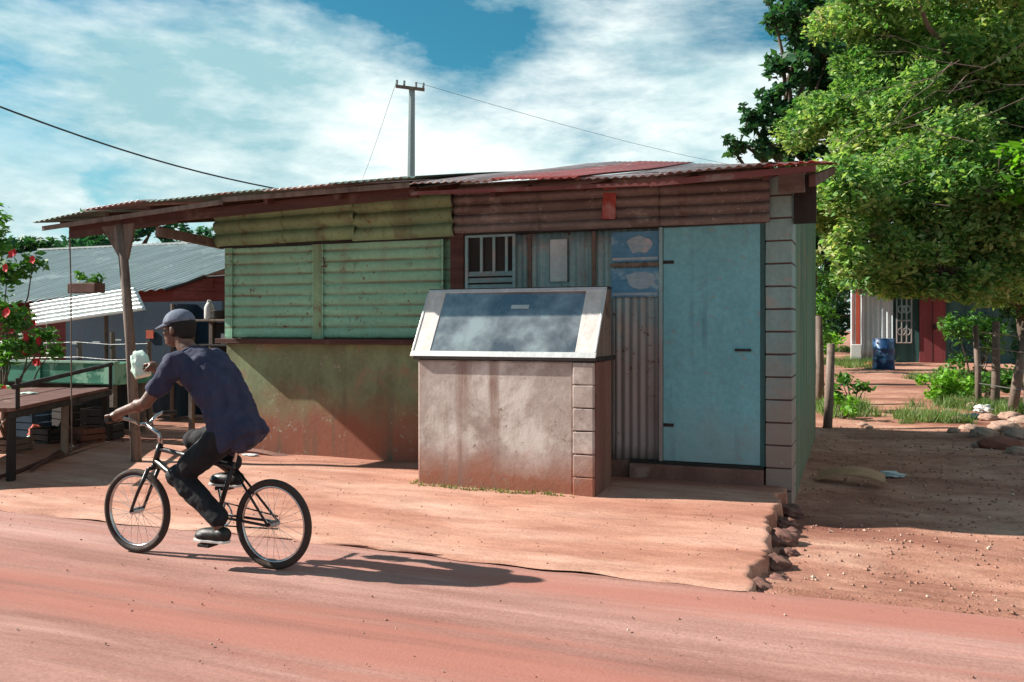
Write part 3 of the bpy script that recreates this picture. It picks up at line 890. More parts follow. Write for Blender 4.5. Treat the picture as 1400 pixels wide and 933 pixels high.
def panel(x0, x1, t0, t1, th, lift, name, m, parent=ctr):
    k = MB()
    p = [Vector((x0, 0, 0)) + A + sl * t0, Vector((x1, 0, 0)) + A + sl * t0, Vector((x1, 0, 0)) + A + sl * t1, Vector((x0, 0, 0)) + A + sl * t1]
    p = [e + nrm * lift for e in p]
    k.prism(p, -nrm * th)
    return k.build(name, m, parent, off=co, bevel=.002)
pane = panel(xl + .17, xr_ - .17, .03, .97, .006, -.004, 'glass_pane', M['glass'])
panel(xl, xl + .178, 0.02, .985, .012, .002, 'white_border', M['white_trim'])
panel(xr_ - .178, xr_, 0.02, .985, .012, .002, 'white_border', M['white_trim'])
panel(xl - .008, xr_ + .008, -.035, .045, .022, .006, 'bottom_rail', M['alu'])
panel(xl - .004, xr_ + .004, .965, 1.02, .02, .006, 'top_rail', M['alu'])
panel(xr_ - .012, xr_ + .006, 0.045, .965, .02, .009, 'side_rail', M['alu'])
panel(xl - .006, xl + .012, 0.045, .965, .02, .009, 'side_rail', M['alu'])
q = MB(); q.mm((-3.0, YC + .21, 1.66), (-2.86, YC + .214, 1.685)); 
panel(-2.93, -2.76, .70, .76, .001, .0, 'sticker', M['paper_pale'])
for x in (xl + .004, xr_ - .012):
    q = MB(); q.prism([(x, YC + .0, 1.264), (x, YC + .5, 1.264), (x, YC + .5, 1.84), (x, YC + .345, 1.842)], (.008, 0, 0))
    q.build('end_panel', M['greywood'], ctr, off=co)
q = MB(); q.mm((xl, YC + .33, 1.856), (xr_, YC + .52, 1.874)); q.build('case_top', M['dark'], ctr, off=co)
q = MB(); q.mm((xl + .02, YC + .49, 1.264), (xr_ - .02, YC + .5, 1.85)); q.build('case_back', M['greywood'], ctr, off=co)

# ------------------------------------------------------------------ foliage helpers
def leaves_mesh(name, centers, radii, counts, size, mat, parent=None, up=0.35, asp=0.5, off=(0, 0, 0), flat=0.75, shell=0.5, kind=4):
    P = []; Q = []
    for c, r, n in zip(centers, radii, counts):
        n = int(n)
        d = rng.normal(size=(n, 3)); d /= np.linalg.norm(d, axis=1)[:, None]
        rad = (shell + (1 - shell) * rng.random(n)) ** 1.0 * (0.85 + .3 * rng.random(n))
        p = d * rad[:, None] * r * np.array([1, 1, flat]) + np.array(c)
        P.append(p)
    P = np.concatenate(P)
    n = len(P)
    nv = rng.normal(size=(n, 3)); nv /= np.linalg.norm(nv, axis=1)[:, None]
    nv[:, 2] = np.abs(nv[:, 2]) + up; nv /= np.linalg.norm(nv, axis=1)[:, None]
    t = np.cross(nv, rng.normal(size=(n, 3))); t /= np.linalg.norm(t, axis=1)[:, None]
    b_ = np.cross(nv, t)
    s = size * (0.4 + 1.25 * rng.random(n) ** 1.3)[:, None]
    a0 = P - t * s; a1 = P + b_ * s * asp - t * s * .1; a2 = P + t * s - nv * s * .25; a3 = P - b_ * s * asp - t * s * .1
    V = np.stack([a0, a1, a2, a3], 1).reshape(-1, 3) - np.array(off)
    me = bpy.data.meshes.new(name)
    me.vertices.add(len(V)); me.vertices.foreach_set('co', V.astype(np.float32).ravel())
    me.loops.add(len(V)); me.loops.foreach_set('vertex_index', np.arange(len(V), dtype=np.int32))
    me.polygons.add(n); me.polygons.foreach_set('loop_start', np.arange(0, len(V), 4, dtype=np.int32))
    me.polygons.foreach_set('loop_total', np.full(n, 4, dtype=np.int32))
    me.update(calc_edges=True); me.validate()
    me.materials.append(mat)
    o = bpy.data.objects.new(name, me); COL.objects.link(o)
    if parent: o.parent = parent
    return o


def limb(mb, a, b_, r0, r1, wob=.12, n=6, k=7):
    a = Vector(a); b_ = Vector(b_); L_ = (b_ - a).length
    pts = []
    for i in range(n + 1):
        t = i / n
        p = a.lerp(b_, t)
        if 0 < i < n: p += Vector((random.uniform(-1, 1), random.uniform(-1, 1), random.uniform(-.6, .6))) * wob * L_ * .35
        p.z += math.sin(math.pi * t) * L_ * .06
        pts.append(p)
    mb.tube(pts, [r0 + (r1 - r0) * i / n for i in range(n + 1)], k)


def tree(name, label, base, clusters, trunk_r, mat, leaf, dens, cat='tree', group=None, trunk_top=None, sub=8, up=.35, bark='bark', extra_leaf=None, shell=.5, sub_r=.42):
    """clusters: list of (x,y,z,r) big lobes; each is broken up into small leaf sprays"""
    base = Vector(base)
    t = thing(name, label, cat, base, group)
    off = tuple(base)
    mb = MB()
    tt = Vector(trunk_top) if trunk_top else base + Vector((0, 0, 2.2))
    limb(mb, base - Vector((0, 0, .2)), tt, trunk_r * 1.25, trunk_r * .75, .05, 7, 10)
    cs = []; rs = []; ns = []
    for (x, y, z, r) in clusters:
        c = Vector((x, y, z))
        limb(mb, tt - Vector((0, 0, random.uniform(0, .25) * (tt.z - base.z))), c, trunk_r * .5, trunk_r * .12, .16)
        for k in range(sub):
            d_ = Vector((random.gauss(0, 1), random.gauss(0, 1), random.gauss(0, .8))); d_.normalize()
            cc = c + d_ * r * random.uniform(.45, 1.0)
            rr = r * sub_r * random.uniform(.6, 1.25)
            cs.append(tuple(cc)); rs.append(rr); ns.append(dens * rr * rr)
            limb(mb, c, cc, trunk_r * .12, .008, .2, 3, 4)
            for _ in range(2):
                e = cc + Vector((random.gauss(0, 1), random.gauss(0, 1), random.gauss(0, 1))).normalized() * rr * .9
                mb.tube([cc, e], [.012, .004], 3, False)
    mb.build('trunk', M[bark], t, off=off, smooth=True)
    leaves_mesh('crown', cs, rs, ns, leaf, mat, t, up=up, off=off, shell=shell)
    return t


def px(u, v, d):
    p = ray(u, v) * d
    return (p.x, p.y, CAM_Z + p.z)


# ------------------------------------------------------------------ trees on the right
def lobes(lst):
    return [px(u, v, d) + (r,) for (u, v, d, r) in lst]


# big yellow-green tree over the yard
cl_ = []
for (u, v, r) in [(1180, 368, .5), (1220, 372, .5), (1290, 370, .5), (1345, 375, .55), (1400, 375, .7), (1280, 230, .9), (1350, 330, .9), (1420, 300, .9), (1255, 110, .9), (1140, 250, .75), (1160, 330, .7), (1150, 170, .8), (1200, 90, .9), (1230, 200, 1.0), (1250, 300, .95), (1210, 350, .65), (1300, 350, .7), (1320, 270, 1.0), (1310, 150, 1.05), (1300, 40, 1.0),
                  (1380, 90, 1.0), (1390, 200, 1.0), (1390, 330, .9), (1370, 380, .6), (1460, 260, 1.1), (1470, 130, 1.1), (1170, 30, .75), (1240, -40, 1.0), (1350, -60, 1.1), (1450, 10, 1.1), (1250, 372, .45)]:
    cl_.append(px(u, v, 13.8 + random.uniform(-1.3, 1.6)) + (r,))
tb = px(1425, 450, 15); tbz = gz(tb[0], tb[1])
tree('shade_tree', 'large spreading tree with dusty yellow-green leaves hanging over the yard', (tb[0], tb[1], tbz), cl_, .19, M['leaf_main'], .048, 3900, trunk_top=(tb[0] - .3, tb[1], 2.4), sub=12, up=.5, sub_r=.5)
_st = bpy.data.objects.get('shade_tree')
tw = MB()
for _ in range(24):
    u = random.uniform(1170, 1400); v = random.uniform(60, 330)
    a_ = Vector(px(u, v, 12.1 + random.uniform(-.2, .8)))
    d_ = Vector((random.uniform(-1, -.3), random.uniform(-.3, .3), random.uniform(-.5, .25))).normalized() * random.uniform(.4, 1.1)
    m1 = a_ + d_ * .5 + Vector((0, 0, random.uniform(.02, .1)))
    tw.tube([a_ - d_ * .6, a_, m1, a_ + d_], [.008, .006, .004, .002], 4)
    tw.tube([m1, m1 + d_ * .4 + Vector((0, 0, -.12))], [.005, .002], 3)
tw.build('dry_twigs', M['greywood'], _st, off=_st.location)
# darker tree rising behind the roof corner
cl_ = lobes([(1100, 25, 18, .75), (1130, 80, 18.5, .75), (1082, 100, 18, .5), (1070, 160, 18, .5), (1110, 180, 18.5, .6), (1045, 165, 18, .35), (1022, 160, 18, .28), (1012, 195, 18, .30), (1055, 200, 18, .42), (1100, 222, 18.5, .5),
             (1150, 140, 19, .9), (1160, 30, 19, 1.0), (1250, 150, 19.5, 1.6), (1350, 60, 19.5, 1.7), (1350, 220, 19.5, 1.7), (1260, 310, 19.5, 1.3), (1430, 150, 19.5, 1.7), (1440, 320, 19.5, 1.3), (1350, 340, 19.5, 1.0), (1160, 290, 19, .8), (1130, 345, 19, .7), (1005, 208, 18, .2), (1075, 5, 18, .5), (1060, 30, 18, .28), (1180, 240, 19, 1.0), (1220, 60, 19.5, 1.2), (1065, 128, 18, .35)])
tb = px(1106, 450, 19.8)
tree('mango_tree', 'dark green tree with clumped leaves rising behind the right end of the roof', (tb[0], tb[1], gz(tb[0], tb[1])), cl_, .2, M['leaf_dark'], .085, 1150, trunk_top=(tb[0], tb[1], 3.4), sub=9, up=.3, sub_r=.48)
# lime sprays at right
cl_ = lobes([(1365, 235, 12.2, .42), (1400, 225, 12.2, .45), (1350, 262, 12.2, .33), (1420, 262, 12.2, .45), (1385, 275, 12.3, .25)])
tb = px(1440, 450, 12.4)
tree('young_tree', 'young tree with bright lime leaves at the right edge before the shade tree', (tb[0], tb[1], gz(tb[0], tb[1])), cl_, .05, M['leaf_lime'], .085, 900, trunk_top=(tb[0] - .05, tb[1], 3.2), sub=5, up=.8)
# bushes of the yard
def bush(label, u, v, d, r, mat, n=7, leaf=.06, dens=1600, h=None, cat='bush', group=None):
    p = px(u, v, d); z0 = gz(p[0], p[1])
    t = thing('bush', label, cat, (p[0], p[1], z0), group)
    cs = []; rs = []; ns = []; mb = MB()
    h = h or r
    for k in range(n):
        c = (p[0] + random.uniform(-1, 1) * r * .8, p[1] + random.uniform(-1, 1) * r * .6, z0 + random.uniform(.15, 1) * h)
        rr = r * random.uniform(.3, .5)
        cs.append(c); rs.append(rr); ns.append(dens * rr * rr)
        mb.tube([(p[0], p[1], z0 - .02), ((p[0] + c[0]) / 2 + .04, (p[1] + c[1]) / 2, (z0 + c[2]) / 2), c], [.02, .012, .005], 4)
    mb.build('stem', M['bark'], t, off=(p[0], p[1], z0))
    leaves_mesh('foliage', cs, rs, ns, leaf, mat, t, off=(p[0], p[1], z0), shell=.3)
    return t


bush('bright sunlit bush left of the pale zinc shack', 1105, 470, 27, .9, M['leaf_lime'], 10, .07, 1200, h=2.4)
bush('tall leafy bush behind the right wall of the shop', 1090, 400, 24, 1.2, M['leaf_mid'], 10, .08, 900, h=3.8)
bush('low bush growing beside the leaning grey post', 1160, 540, 14.5, .40, M['leaf_mid'], 8, .045, 2600, h=.55)
bush('leafy weeds in front of the leaning grey post', 1150, 560, 13.4, .32, M['leaf_lime'], 6, .04, 2600, h=.35)
bush('round clump of weeds beside the yard path', 1285, 560, 15.5, .48, M['leaf_lime'], 10, .045, 3000, h=.5)
bush('sprawling green bush under the stone heap fence', 1345, 545, 16.2, .62, M['leaf_mid'], 10, .05, 2200, h=.6)
bush('bush climbing the fence at the right edge', 1330, 470, 18, .7, M['leaf_mid'], 12, .06, 1600, h=1.5)
bush('shaded bush between the fence posts at the right edge', 1405, 480, 18.5, .8, M['leaf_dark'], 12, .06, 1600, h=1.8)

# trees behind, left
def farline(u0, u1, nn, vtop, d, label, name='tree', mat='leaf_far'):
    pass


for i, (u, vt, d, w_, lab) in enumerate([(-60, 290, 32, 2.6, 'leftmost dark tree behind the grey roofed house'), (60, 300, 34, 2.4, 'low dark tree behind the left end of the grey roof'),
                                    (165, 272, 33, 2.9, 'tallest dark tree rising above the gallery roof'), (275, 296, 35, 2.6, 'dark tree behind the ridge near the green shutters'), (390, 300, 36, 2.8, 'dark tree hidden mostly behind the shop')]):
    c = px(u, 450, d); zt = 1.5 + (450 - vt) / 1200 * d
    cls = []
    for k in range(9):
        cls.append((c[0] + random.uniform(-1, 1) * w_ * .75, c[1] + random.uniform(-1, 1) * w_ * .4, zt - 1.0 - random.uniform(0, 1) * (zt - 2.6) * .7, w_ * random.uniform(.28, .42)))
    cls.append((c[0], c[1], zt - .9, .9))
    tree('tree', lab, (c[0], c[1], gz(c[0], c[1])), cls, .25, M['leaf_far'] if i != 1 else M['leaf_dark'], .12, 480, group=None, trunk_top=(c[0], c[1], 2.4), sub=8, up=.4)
# trees closing the yard on the right behind the shack
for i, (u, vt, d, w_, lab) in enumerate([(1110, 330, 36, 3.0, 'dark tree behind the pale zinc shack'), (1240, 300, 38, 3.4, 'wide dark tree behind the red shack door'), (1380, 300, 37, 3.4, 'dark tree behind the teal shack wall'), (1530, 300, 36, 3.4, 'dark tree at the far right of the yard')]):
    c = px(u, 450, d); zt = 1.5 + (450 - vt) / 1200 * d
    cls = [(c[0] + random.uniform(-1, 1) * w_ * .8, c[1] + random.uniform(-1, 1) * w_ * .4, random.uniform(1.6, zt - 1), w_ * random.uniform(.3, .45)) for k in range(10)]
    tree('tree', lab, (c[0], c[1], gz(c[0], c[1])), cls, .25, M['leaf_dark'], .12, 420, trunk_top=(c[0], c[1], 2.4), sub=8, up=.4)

# flowering hibiscus at the left edge
hb = px(8, 450, 11.8)
hib = thing('hibiscus', 'red flowering hibiscus bush at the left edge behind the green cart', 'bush', (hb[0], hb[1], 0.03))
cs = []; rs = []; ns = []; mb = MB(); fl = MB()
for (u, v, d, r) in [(10, 375, 11.8, .30), (45, 360, 11.9, .22), (-20, 350, 12, .35), (-10, 420, 11.7, .34), (20, 440, 11.6, .28), (10, 480, 11.6, .3), (40, 470, 11.9, .25), (62, 458, 11.9, .18), (-30, 300, 12.3, .45), (-5, 330, 12.2, .25), (70, 480, 12, .2), (5, 545, 11.4, .25)]:
    c = px(u, v, d); cs.append(c); rs.append(r); ns.append(2300 * r * r)
    limb(mb, (hb[0], hb[1], 0), c, .02, .006, .2, 4, 5)
    for k in range(3 if u > -15 else 1):
        a = Vector(c) + Vector((random.uniform(-1, 1) * r, -random.uniform(.5, 1) * r, random.uniform(-.8, .9) * r))
        for j in range(5):
            t_ = j * 1.2566
            dd = Vector((math.cos(t_), -.35, math.sin(t_)))
            pdd = Vector((-math.sin(t_), 0, math.cos(t_)))
            fl.add([a, a + dd * .035 + pdd * .03, a + dd * .062, a + dd * .035 - pdd * .03], [(0, 1, 2, 3)])
mb.build('stem', M['bark'], hib, off=hib.location)
leaves_mesh('foliage', cs, rs, ns, .055, M['leaf_mid'], hib, off=hib.location, shell=.2)
fl.build('blossom', M['petal'], hib, off=hib.location)

# ------------------------------------------------------------------ grey roofed house, left
ho = (-11.5, 17, .2)
house = thing('house', 'low dark red boarded house under a wide grey corrugated roof', 'house', ho)
H = lambda mb, name, m, parent=house, **k: mb.build(name, m, parent, off=ho, **k)
def on_roof(u, v):
    d = ray(u, v)
    t = (3.96 - 6.0 - CAM_Z) / (d.z - 0.3 * d.y)
    p = d * t
    return Vector((p.x, p.y, CAM_Z + p.z))
EL = on_roof(-80, 425); E3 = on_roof(225, 394); E2 = on_roof(278, 377); E1 = on_roof(430, 366)
RLx = onY(58, 343, 20).x; RRx = onY(430, 333, 20).x
# roof as ribbed strips running down the slope
mb = MB()
x = -22.0; step = .16
ex_ = [EL.x, E3.x, E2.x, E1.x]; ey_ = [EL.y, E3.y, E2.y, E1.y]
X0 = RLx - 6.0
cols = []
x = X0; i = 0
while x < RRx:
    ye = float(np.interp(x, ex_, ey_))
    yr = 20.0
    h = .02 * math.sin(2 * math.pi * x / .21)
    if x < RLx: yr = 20.0 - (RLx - x) * .9
    if yr > ye + .3:
        cols.append((x, ye, yr, h))
    x += .035
top = []
for (x, ye, yr, h) in cols:
    for j in range(9):
        y = ye + (yr - ye) * j / 8
        top.append((x, y, 3.96 - .3 * (20 - y) + h + .012 * math.sin(1.7 * y + x)))
fs = [(a_ * 9 + j, a_ * 9 + j + 1, (a_ + 1) * 9 + j + 1, (a_ + 1) * 9 + j) for a_ in range(len(cols) - 1) for j in range(8)]
n_ = len(top); bot = [(p[0], p[1], p[2] - .01) for p in top]
fs += [tuple(n_ + e for e in f[::-1]) for f in fs]
for a_ in range(len(cols) - 1): fs.append((a_ * 9, (a_ + 1) * 9, n_ + (a_ + 1) * 9, n_ + a_ * 9))
mb.add(top + bot, fs); rf = H(mb, 'roof', M['grey_roof'], smooth=True)
q = MB(); q.mm((RLx - .1, 19.9, 3.95), (RRx, 20.05, 4.0)); q.build('ridge_cap', M['white_paint'], rf, off=ho)
# back slope
q = MB(); q.prism([(RLx + 2.6, 20.05, 3.96), (RRx, 20.05, 3.96), (RRx, 24, 2.8), (RLx + 2.6, 24, 2.8)], (0, 0, -.02)); q.build('back_slope', M['grey_roof'], rf, off=ho)
# walls under the eave
foot = [Vector((EL.x + .3, EL.y + .5, 0)), Vector((E3.x - .1, E3.y + .35, 0)), Vector((E2.x, E2.y + .35, 0)), Vector((E1.x, E1.y + .4, 0))]
for a_, b_ in zip(foot[:-1], foot[1:]):
    d_ = b_ - a_; L_ = d_.length; rot = d_.to_track_quat('X', 'Z').to_matrix()
    k = MB(); z = .15
    while True:
        za = 3.96 - .3 * (20 - a_.y) - .06; zb = 3.96 - .3 * (20 - b_.y) - .06
        if z > min(za, zb): break
        hh = min(.2, min(za, zb) - z)
        k.box((a_ + b_) / 2 + Vector((0, 0, z + hh / 2)), (L_, .04, hh - .006), rot @ Matrix.Rotation(R(-3), 3, 'X')); z += .2
    k.prism([a_ + Vector((0, .05, min(za, zb) - .1)), b_ + Vector((0, .05, min(za, zb) - .1)), b_ + Vector((0, .05, zb)), a_ + Vector((0, .05, za))], (0, .03, 0))
    k.prism([a_ + Vector((0, .05, 0)), b_ + Vector((0, .05, 0)), b_ + Vector((0, .05, min(za, zb) - .1)), a_ + Vector((0, .05, min(za, zb) - .1))], (0, .03, 0))
    H(k, 'wall', M['red_board'])
q = MB(); q.mm((-20, 23, 0), (RRx, 23.1, 3)); H(q, 'back_wall', M['red_board'])
# eave board
bp = MB(); bp.tube([E3 + Vector((0, .02, -.04)), E2 + Vector((0, .02, -.04)), E1 + Vector((0, .02, -.04))], .03, 4); H(bp, 'eave_board', M['dark'])

# brick stack / planter on roof left
ck = px(118, 393, 13.4)
t = thing('planter', 'brown planter box with a trailing shoot above the shining zinc awning', 'planter', (ck[0], ck[1], ck[2] - .1))
q = MB(); q.mm((ck[0] - .28, ck[1] - .1, ck[2] - .09), (ck[0] + .28, ck[1] + .1, ck[2] + .06)); q.build('box', M['brown_table'], t, off=t.location, bevel=.01)
leaves_mesh('shoot', [(ck[0] - .1, ck[1], ck[2] + .16), (ck[0] + .28, ck[1], ck[2] + .16), (ck[0] + .1, ck[1], ck[2] + .1)], [.10, .12, .1], [26, 34, 20], .05, M['leaf_mid'], t, off=t.location)

# ------------------------------------------------------------------ zinc awning stall, left
st_o = (-11.2, 10.8, .1)
stall = thing('market_stall', 'dark blue boarded stall under a shining corrugated zinc awning', 'stall', st_o)
T = lambda mb, name, m, parent=stall, **k: mb.build(name, m, parent, off=st_o, **k)
a = onY(45, 446, 10.4); b_ = onY(200, 424, 10.4); c = onY(203, 397, 11.0); d_ = onY(28, 418, 11.0)
q = MB(); q.corr(a, b_ - a, ((d_ - a) + (c - b_)) / 2, (0, -.5, .8), .195, .050, .004, 'U', 20, wav=.004, nother=30)
T(q, 'awning', M['shiny_zinc'], smooth=True)
q = MB(); q.mm((-13.0, 11.4, .1), (-9.6, 11.46, 1.95)); T(q, 'back_panel', M['navy'])
for x in (-12.9, -11.6, -10.2):
    q = MB(); q.tube([(x, 10.95, 0), (x + .02, 10.95, 1.9)], .035, 6); T(q, 'post', M['greywood'])
q = MB(); q.mm((-12.9, 10.9, .85), (-10.0, 11.35, .9)); T(q, 'shelf', M['greywood'])
p = px(128, 458, 13.6)
q = MB(); q.box((p[0], 11.38, p[2]), (.16, .02, .14)); T(q, 'orange_panel', M['orange_paint'])
for (u, v) in ((133, 468), (162, 465), (105, 470)):
    p = onY(u, v, 11.3); q = MB(); q.box((p.x, 11.3, p.z), (.17, .05, .022)); T(q, 'pale_strip', M['paper_pale'])
q = MB(); q.mm((-10.15, 10.95, .1), (-10.1, 11.4, 1.9)); T(q, 'side_panel', M['navy'])

# dark teal tank behind rider, counter with goods
p0 = onY(195, 430, 10.6)
go = (-8.6, 9.4, .1)
gd = thing('goods_table', 'dark plank table with cookware standing against the red house wall', 'table', go)
xa = onY(268, 437, 9.6).x; xb = onY(330, 437, 9.6).x; zt = onY(300, 437, 9.6).z
q = MB(); q.mm((xa, 9.4, zt - .03), (xb, 9.9, zt)); q.build('table_top', M['greywood'], gd, off=go, bevel=.004)
for x in (xa + .06, xb - .06):
    for y in (9.45, 9.85):
        q = MB(); q.mm((x - .03, y - .03, 0), (x + .03, y + .03, zt - .03)); q.build('leg', M['greywood'], gd, off=go)
q = MB(); q.mm((xa + .02, 9.44, zt - .36), (xb - .02, 9.88, zt - .34)); q.build('shelf', M['dark'], gd, off=go)
q = MB(); q.mm((xa + .02, 9.86, .2), (xb - .02, 9.88, zt - .04)); q.build('back_board', M['dark'], gd, off=go)
# white bottle
bp = onY(286, 436, 9.62)
def lathe(mb, c, prof, n=16):
    rings = []
    for (r, z) in prof:
        rings.append([(c[0] + r * math.cos(2 * math.pi * i / n), c[1] + r * math.sin(2 * math.pi * i / n), c[2] + z) for i in range(n)])
    mb.rings(rings)
bt = thing('bottle', 'white plastic bottle standing on the goods table behind the rider', 'bottle', (bp.x, 9.62, zt))
q = MB(); lathe(q, (0, 0, 0), [(.06, 0), (.065, .02), (.065, .16), (.05, .20), (.028, .235)]); q.build('bottle_body', M['white_paint'], bt, smooth=True)
q = MB(); lathe(q, (0, 0, .232), [(.028, 0), (.028, .03), (.015, .035)]); q.build('cap', M['white_paint'], bt)
pt = thing('cooking_pot', 'black cooking pot on the goods table beside the white bottle', 'pot', (bp.x + .24, 9.6, zt))
q = MB(); lathe(q, (0, 0, 0), [(.10, 0), (.13, .03), (.13, .11), (.14, .12)]); q.build('pot_body', M['dark'], pt, smooth=True)
q = MB(); q.torus((.15, 0, .09), (0, 1, 0), .025, .006, 12, 5); q.torus((-.15, 0, .09), (0, 1, 0), .025, .006, 12, 5); q.build('handle', M['dark'], pt)
ct = thing('tin_can', 'pale tin can on the shelf of the goods table', 'can', (bp.x + .33, 9.55, zt - .34))
q = MB(); lathe(q, (0, 0, 0), [(.055, 0), (.055, .15), (.05, .152)]); q.build('can_body', M['white_paint'], ct, smooth=True)
q = MB(); q.torus((0, 0, .15), (0, 0, 1), .054, .004, 16, 5); q.build('rim', M['chrome'], ct)

# ------------------------------------------------------------------ green cart behind the table
gx0, gx1 = onY(-40, 500, 9.2).x, onY(157, 500, 9.2).x
co2 = ((gx0 + gx1) / 2, 9.3, .05)
cart = thing('green_cart', 'sea green wooden vending cart with a pale top edge behind the brown table', 'cart', co2)
C = lambda mb, name, m, parent=cart, **k: mb.build(name, m, parent, off=co2, **k)
q = MB(); q.mm((gx0, 9.2, .74), (gx1, 9.24, .90)); q.mm((gx0, 9.203, .905), (gx1, 9.24, 1.02)); C(q, 'front_panel', M['green_cart'])
q = MB(); q.mm((gx0, 9.85, .74), (gx1, 9.89, 1.02)); C(q, 'back_panel', M['green_cart'])
q = MB(); q.mm((gx1 - .04, 9.24, .74), (gx1, 9.85, 1.02)); C(q, 'end_panel', M['green_cart'])
q = MB(); q.mm((gx0, 9.17, 1.022), (gx1 + .02, 9.26, 1.05)); C(q, 'top_rail', M['pale_green'])
q = MB(); q.mm((gx0, 9.245, .72), (gx1 - .05, 9.84, .745)); C(q, 'tray', M['green_cart'])
for x in (gx0 + .4, (gx0 + gx1) / 2, gx1 - .12):
    q = MB(); q.mm((x - .04, 9.17, .74), (x + .04, 9.198, 1.02)); C(q, 'batten', M['green_cart'])
for x in (gx0 + .3, gx1 - .1):
    for y in (9.27, 9.8):
        q = MB(); q.mm((x - .035, y - .035, 0), (x + .035, y + .035, .72)); C(q, 'leg', M['greywood'])

# brown table in the foreground, left
tb_o = (-8.5, 6.9, 0)
tab = thing('vending_table', 'long red brown plank table with a side rail at the left edge', 'table', tb_o)
TT = lambda mb, name, m, parent=tab, **k: mb.build(name, m, parent, off=tb_o, **k)
Aa = Vector((-8.95, 8.55, .75)); Bb = Vector((-7.45, 5.95, .75)); Ww = Vector((-1.35, -.78, 0))
q = MB()
dirn = (Bb - Aa); 
for k in range(6):
    f0 = k / 6 + .004; f1 = (k + 1) / 6 - .004
    zz = random.uniform(-.006, .006)
    q.prism([Aa + Ww * f0 + Vector((0, 0, zz)), Bb + Ww * f0 + Vector((0, 0, zz)), Bb + Ww * f1 + Vector((0, 0, zz)), Aa + Ww * f1 + Vector((0, 0, zz))], (0, 0, -.035))
TT(q, 'table_top', M['brown_table'])
for (f, g) in ((.03, .04), (.5, .04), (.97, .04), (.03, .95), (.97, .95)):
    p = Aa + dirn * f + Ww * g
    q = MB(); q.tube([(p.x, p.y, -.02), (p.x + .01, p.y, .71)], [.045, .04], 7); TT(q, 'leg', M['greywood'] if f == .5 else M['dark'])
q = MB(); q.tube([Aa + Vector((0, 0, .30)), Bb + Vector((0, 0, .20))], .025, 7); TT(q, 'rail', M['dark'])
for f in (.02, .97):
    p = Aa + dirn * f; q = MB(); q.tube([p - Vector((0, 0, .02)), p + Vector((0, 0, .28))], .022, 6); TT(q, 'rail_post', M['dark'])
q = MB(); q.prism([Aa + Vector((0, 0, -.037)), Bb + Vector((0, 0, -.037)), Bb + Ww * .03 + Vector((0, 0, -.037)), Aa + Ww * .03 + Vector((0, 0, -.037))], (0, 0, -.06)); TT(q, 'apron', M['dark'])
# low lashing poles under it
for k in range(3):
    a = Aa + Vector((.35 - .3 * k, -.15, -.75 + .10 + .03 * k)); b2 = Bb + Vector((-.25, -.1 + .25 * k, -.75 + .06 + .02 * k))
    t = thing('pole', ['thin pole lying nearest the rider under the brown table', 'middle thin pole lying under the brown table', 'thin pole lying deepest under the brown table'][k], 'pole', a, 'thin poles lying under the brown table')
    q = MB(); q.tube([(0, 0, 0), (b2 - a) * .5 + Vector((.03, 0, .02)), b2 - a], .02, 6); q.build('shaft', M['beam'], t)


def crumple(name, label, cat, loc, size, mat, seed=0, parent_name='sheet', group=None, amp=.28):
    random.seed(seed + 100)
    t = thing(name, label, cat, loc, group)
    bm = bmesh.new(); bmesh.ops.create_icosphere(bm, subdivisions=3, radius=1)
    ph = [random.uniform(0, 6) for _ in range(6)]
    for v in bm.verts:
        c = v.co
        k = 1 + amp * math.sin(4 * c.x + ph[0]) * math.cos(5 * c.y + ph[1]) + amp * .7 * math.sin(9 * c.z + ph[2] + 5 * c.x) + amp * .35 * math.sin(17 * c.y + ph[3]) * math.cos(13 * c.x + ph[4])
        c *= k
        c.x *= size[0]; c.y *= size[1]; c.z = max(c.z * size[2], -size[2] * .5) + size[2] * .5
    me = bpy.data.meshes.new(parent_name); bm.to_mesh(me); bm.free(); me.materials.append(mat)
    o = bpy.data.objects.new(parent_name, me); COL.objects.link(o); o.parent = t
    for p in me.polygons: p.use_smooth = random.random() < .6
    return t


def gpt(u, v, dz=0):
    p = onZ(u, v, 0)
    for _ in range(4): p = onZ(u, v, gz(p.x, p.y))
    return (p.x, p.y, p.z + dz)


def simple(name, label, cat, loc, size, mat, seed, group=None, amp=.28):
    t = crumple(name, label, cat, loc, size, mat, seed, 'body', group, amp)
    # one mesh thing: unwrap the empty
    o = t.children[0]; o.parent = None; o.location = t.location; o.name = name + '_tmp'
    bpy.data.objects.remove(t)
    o.name = name
    return tag(o, label, cat, group)


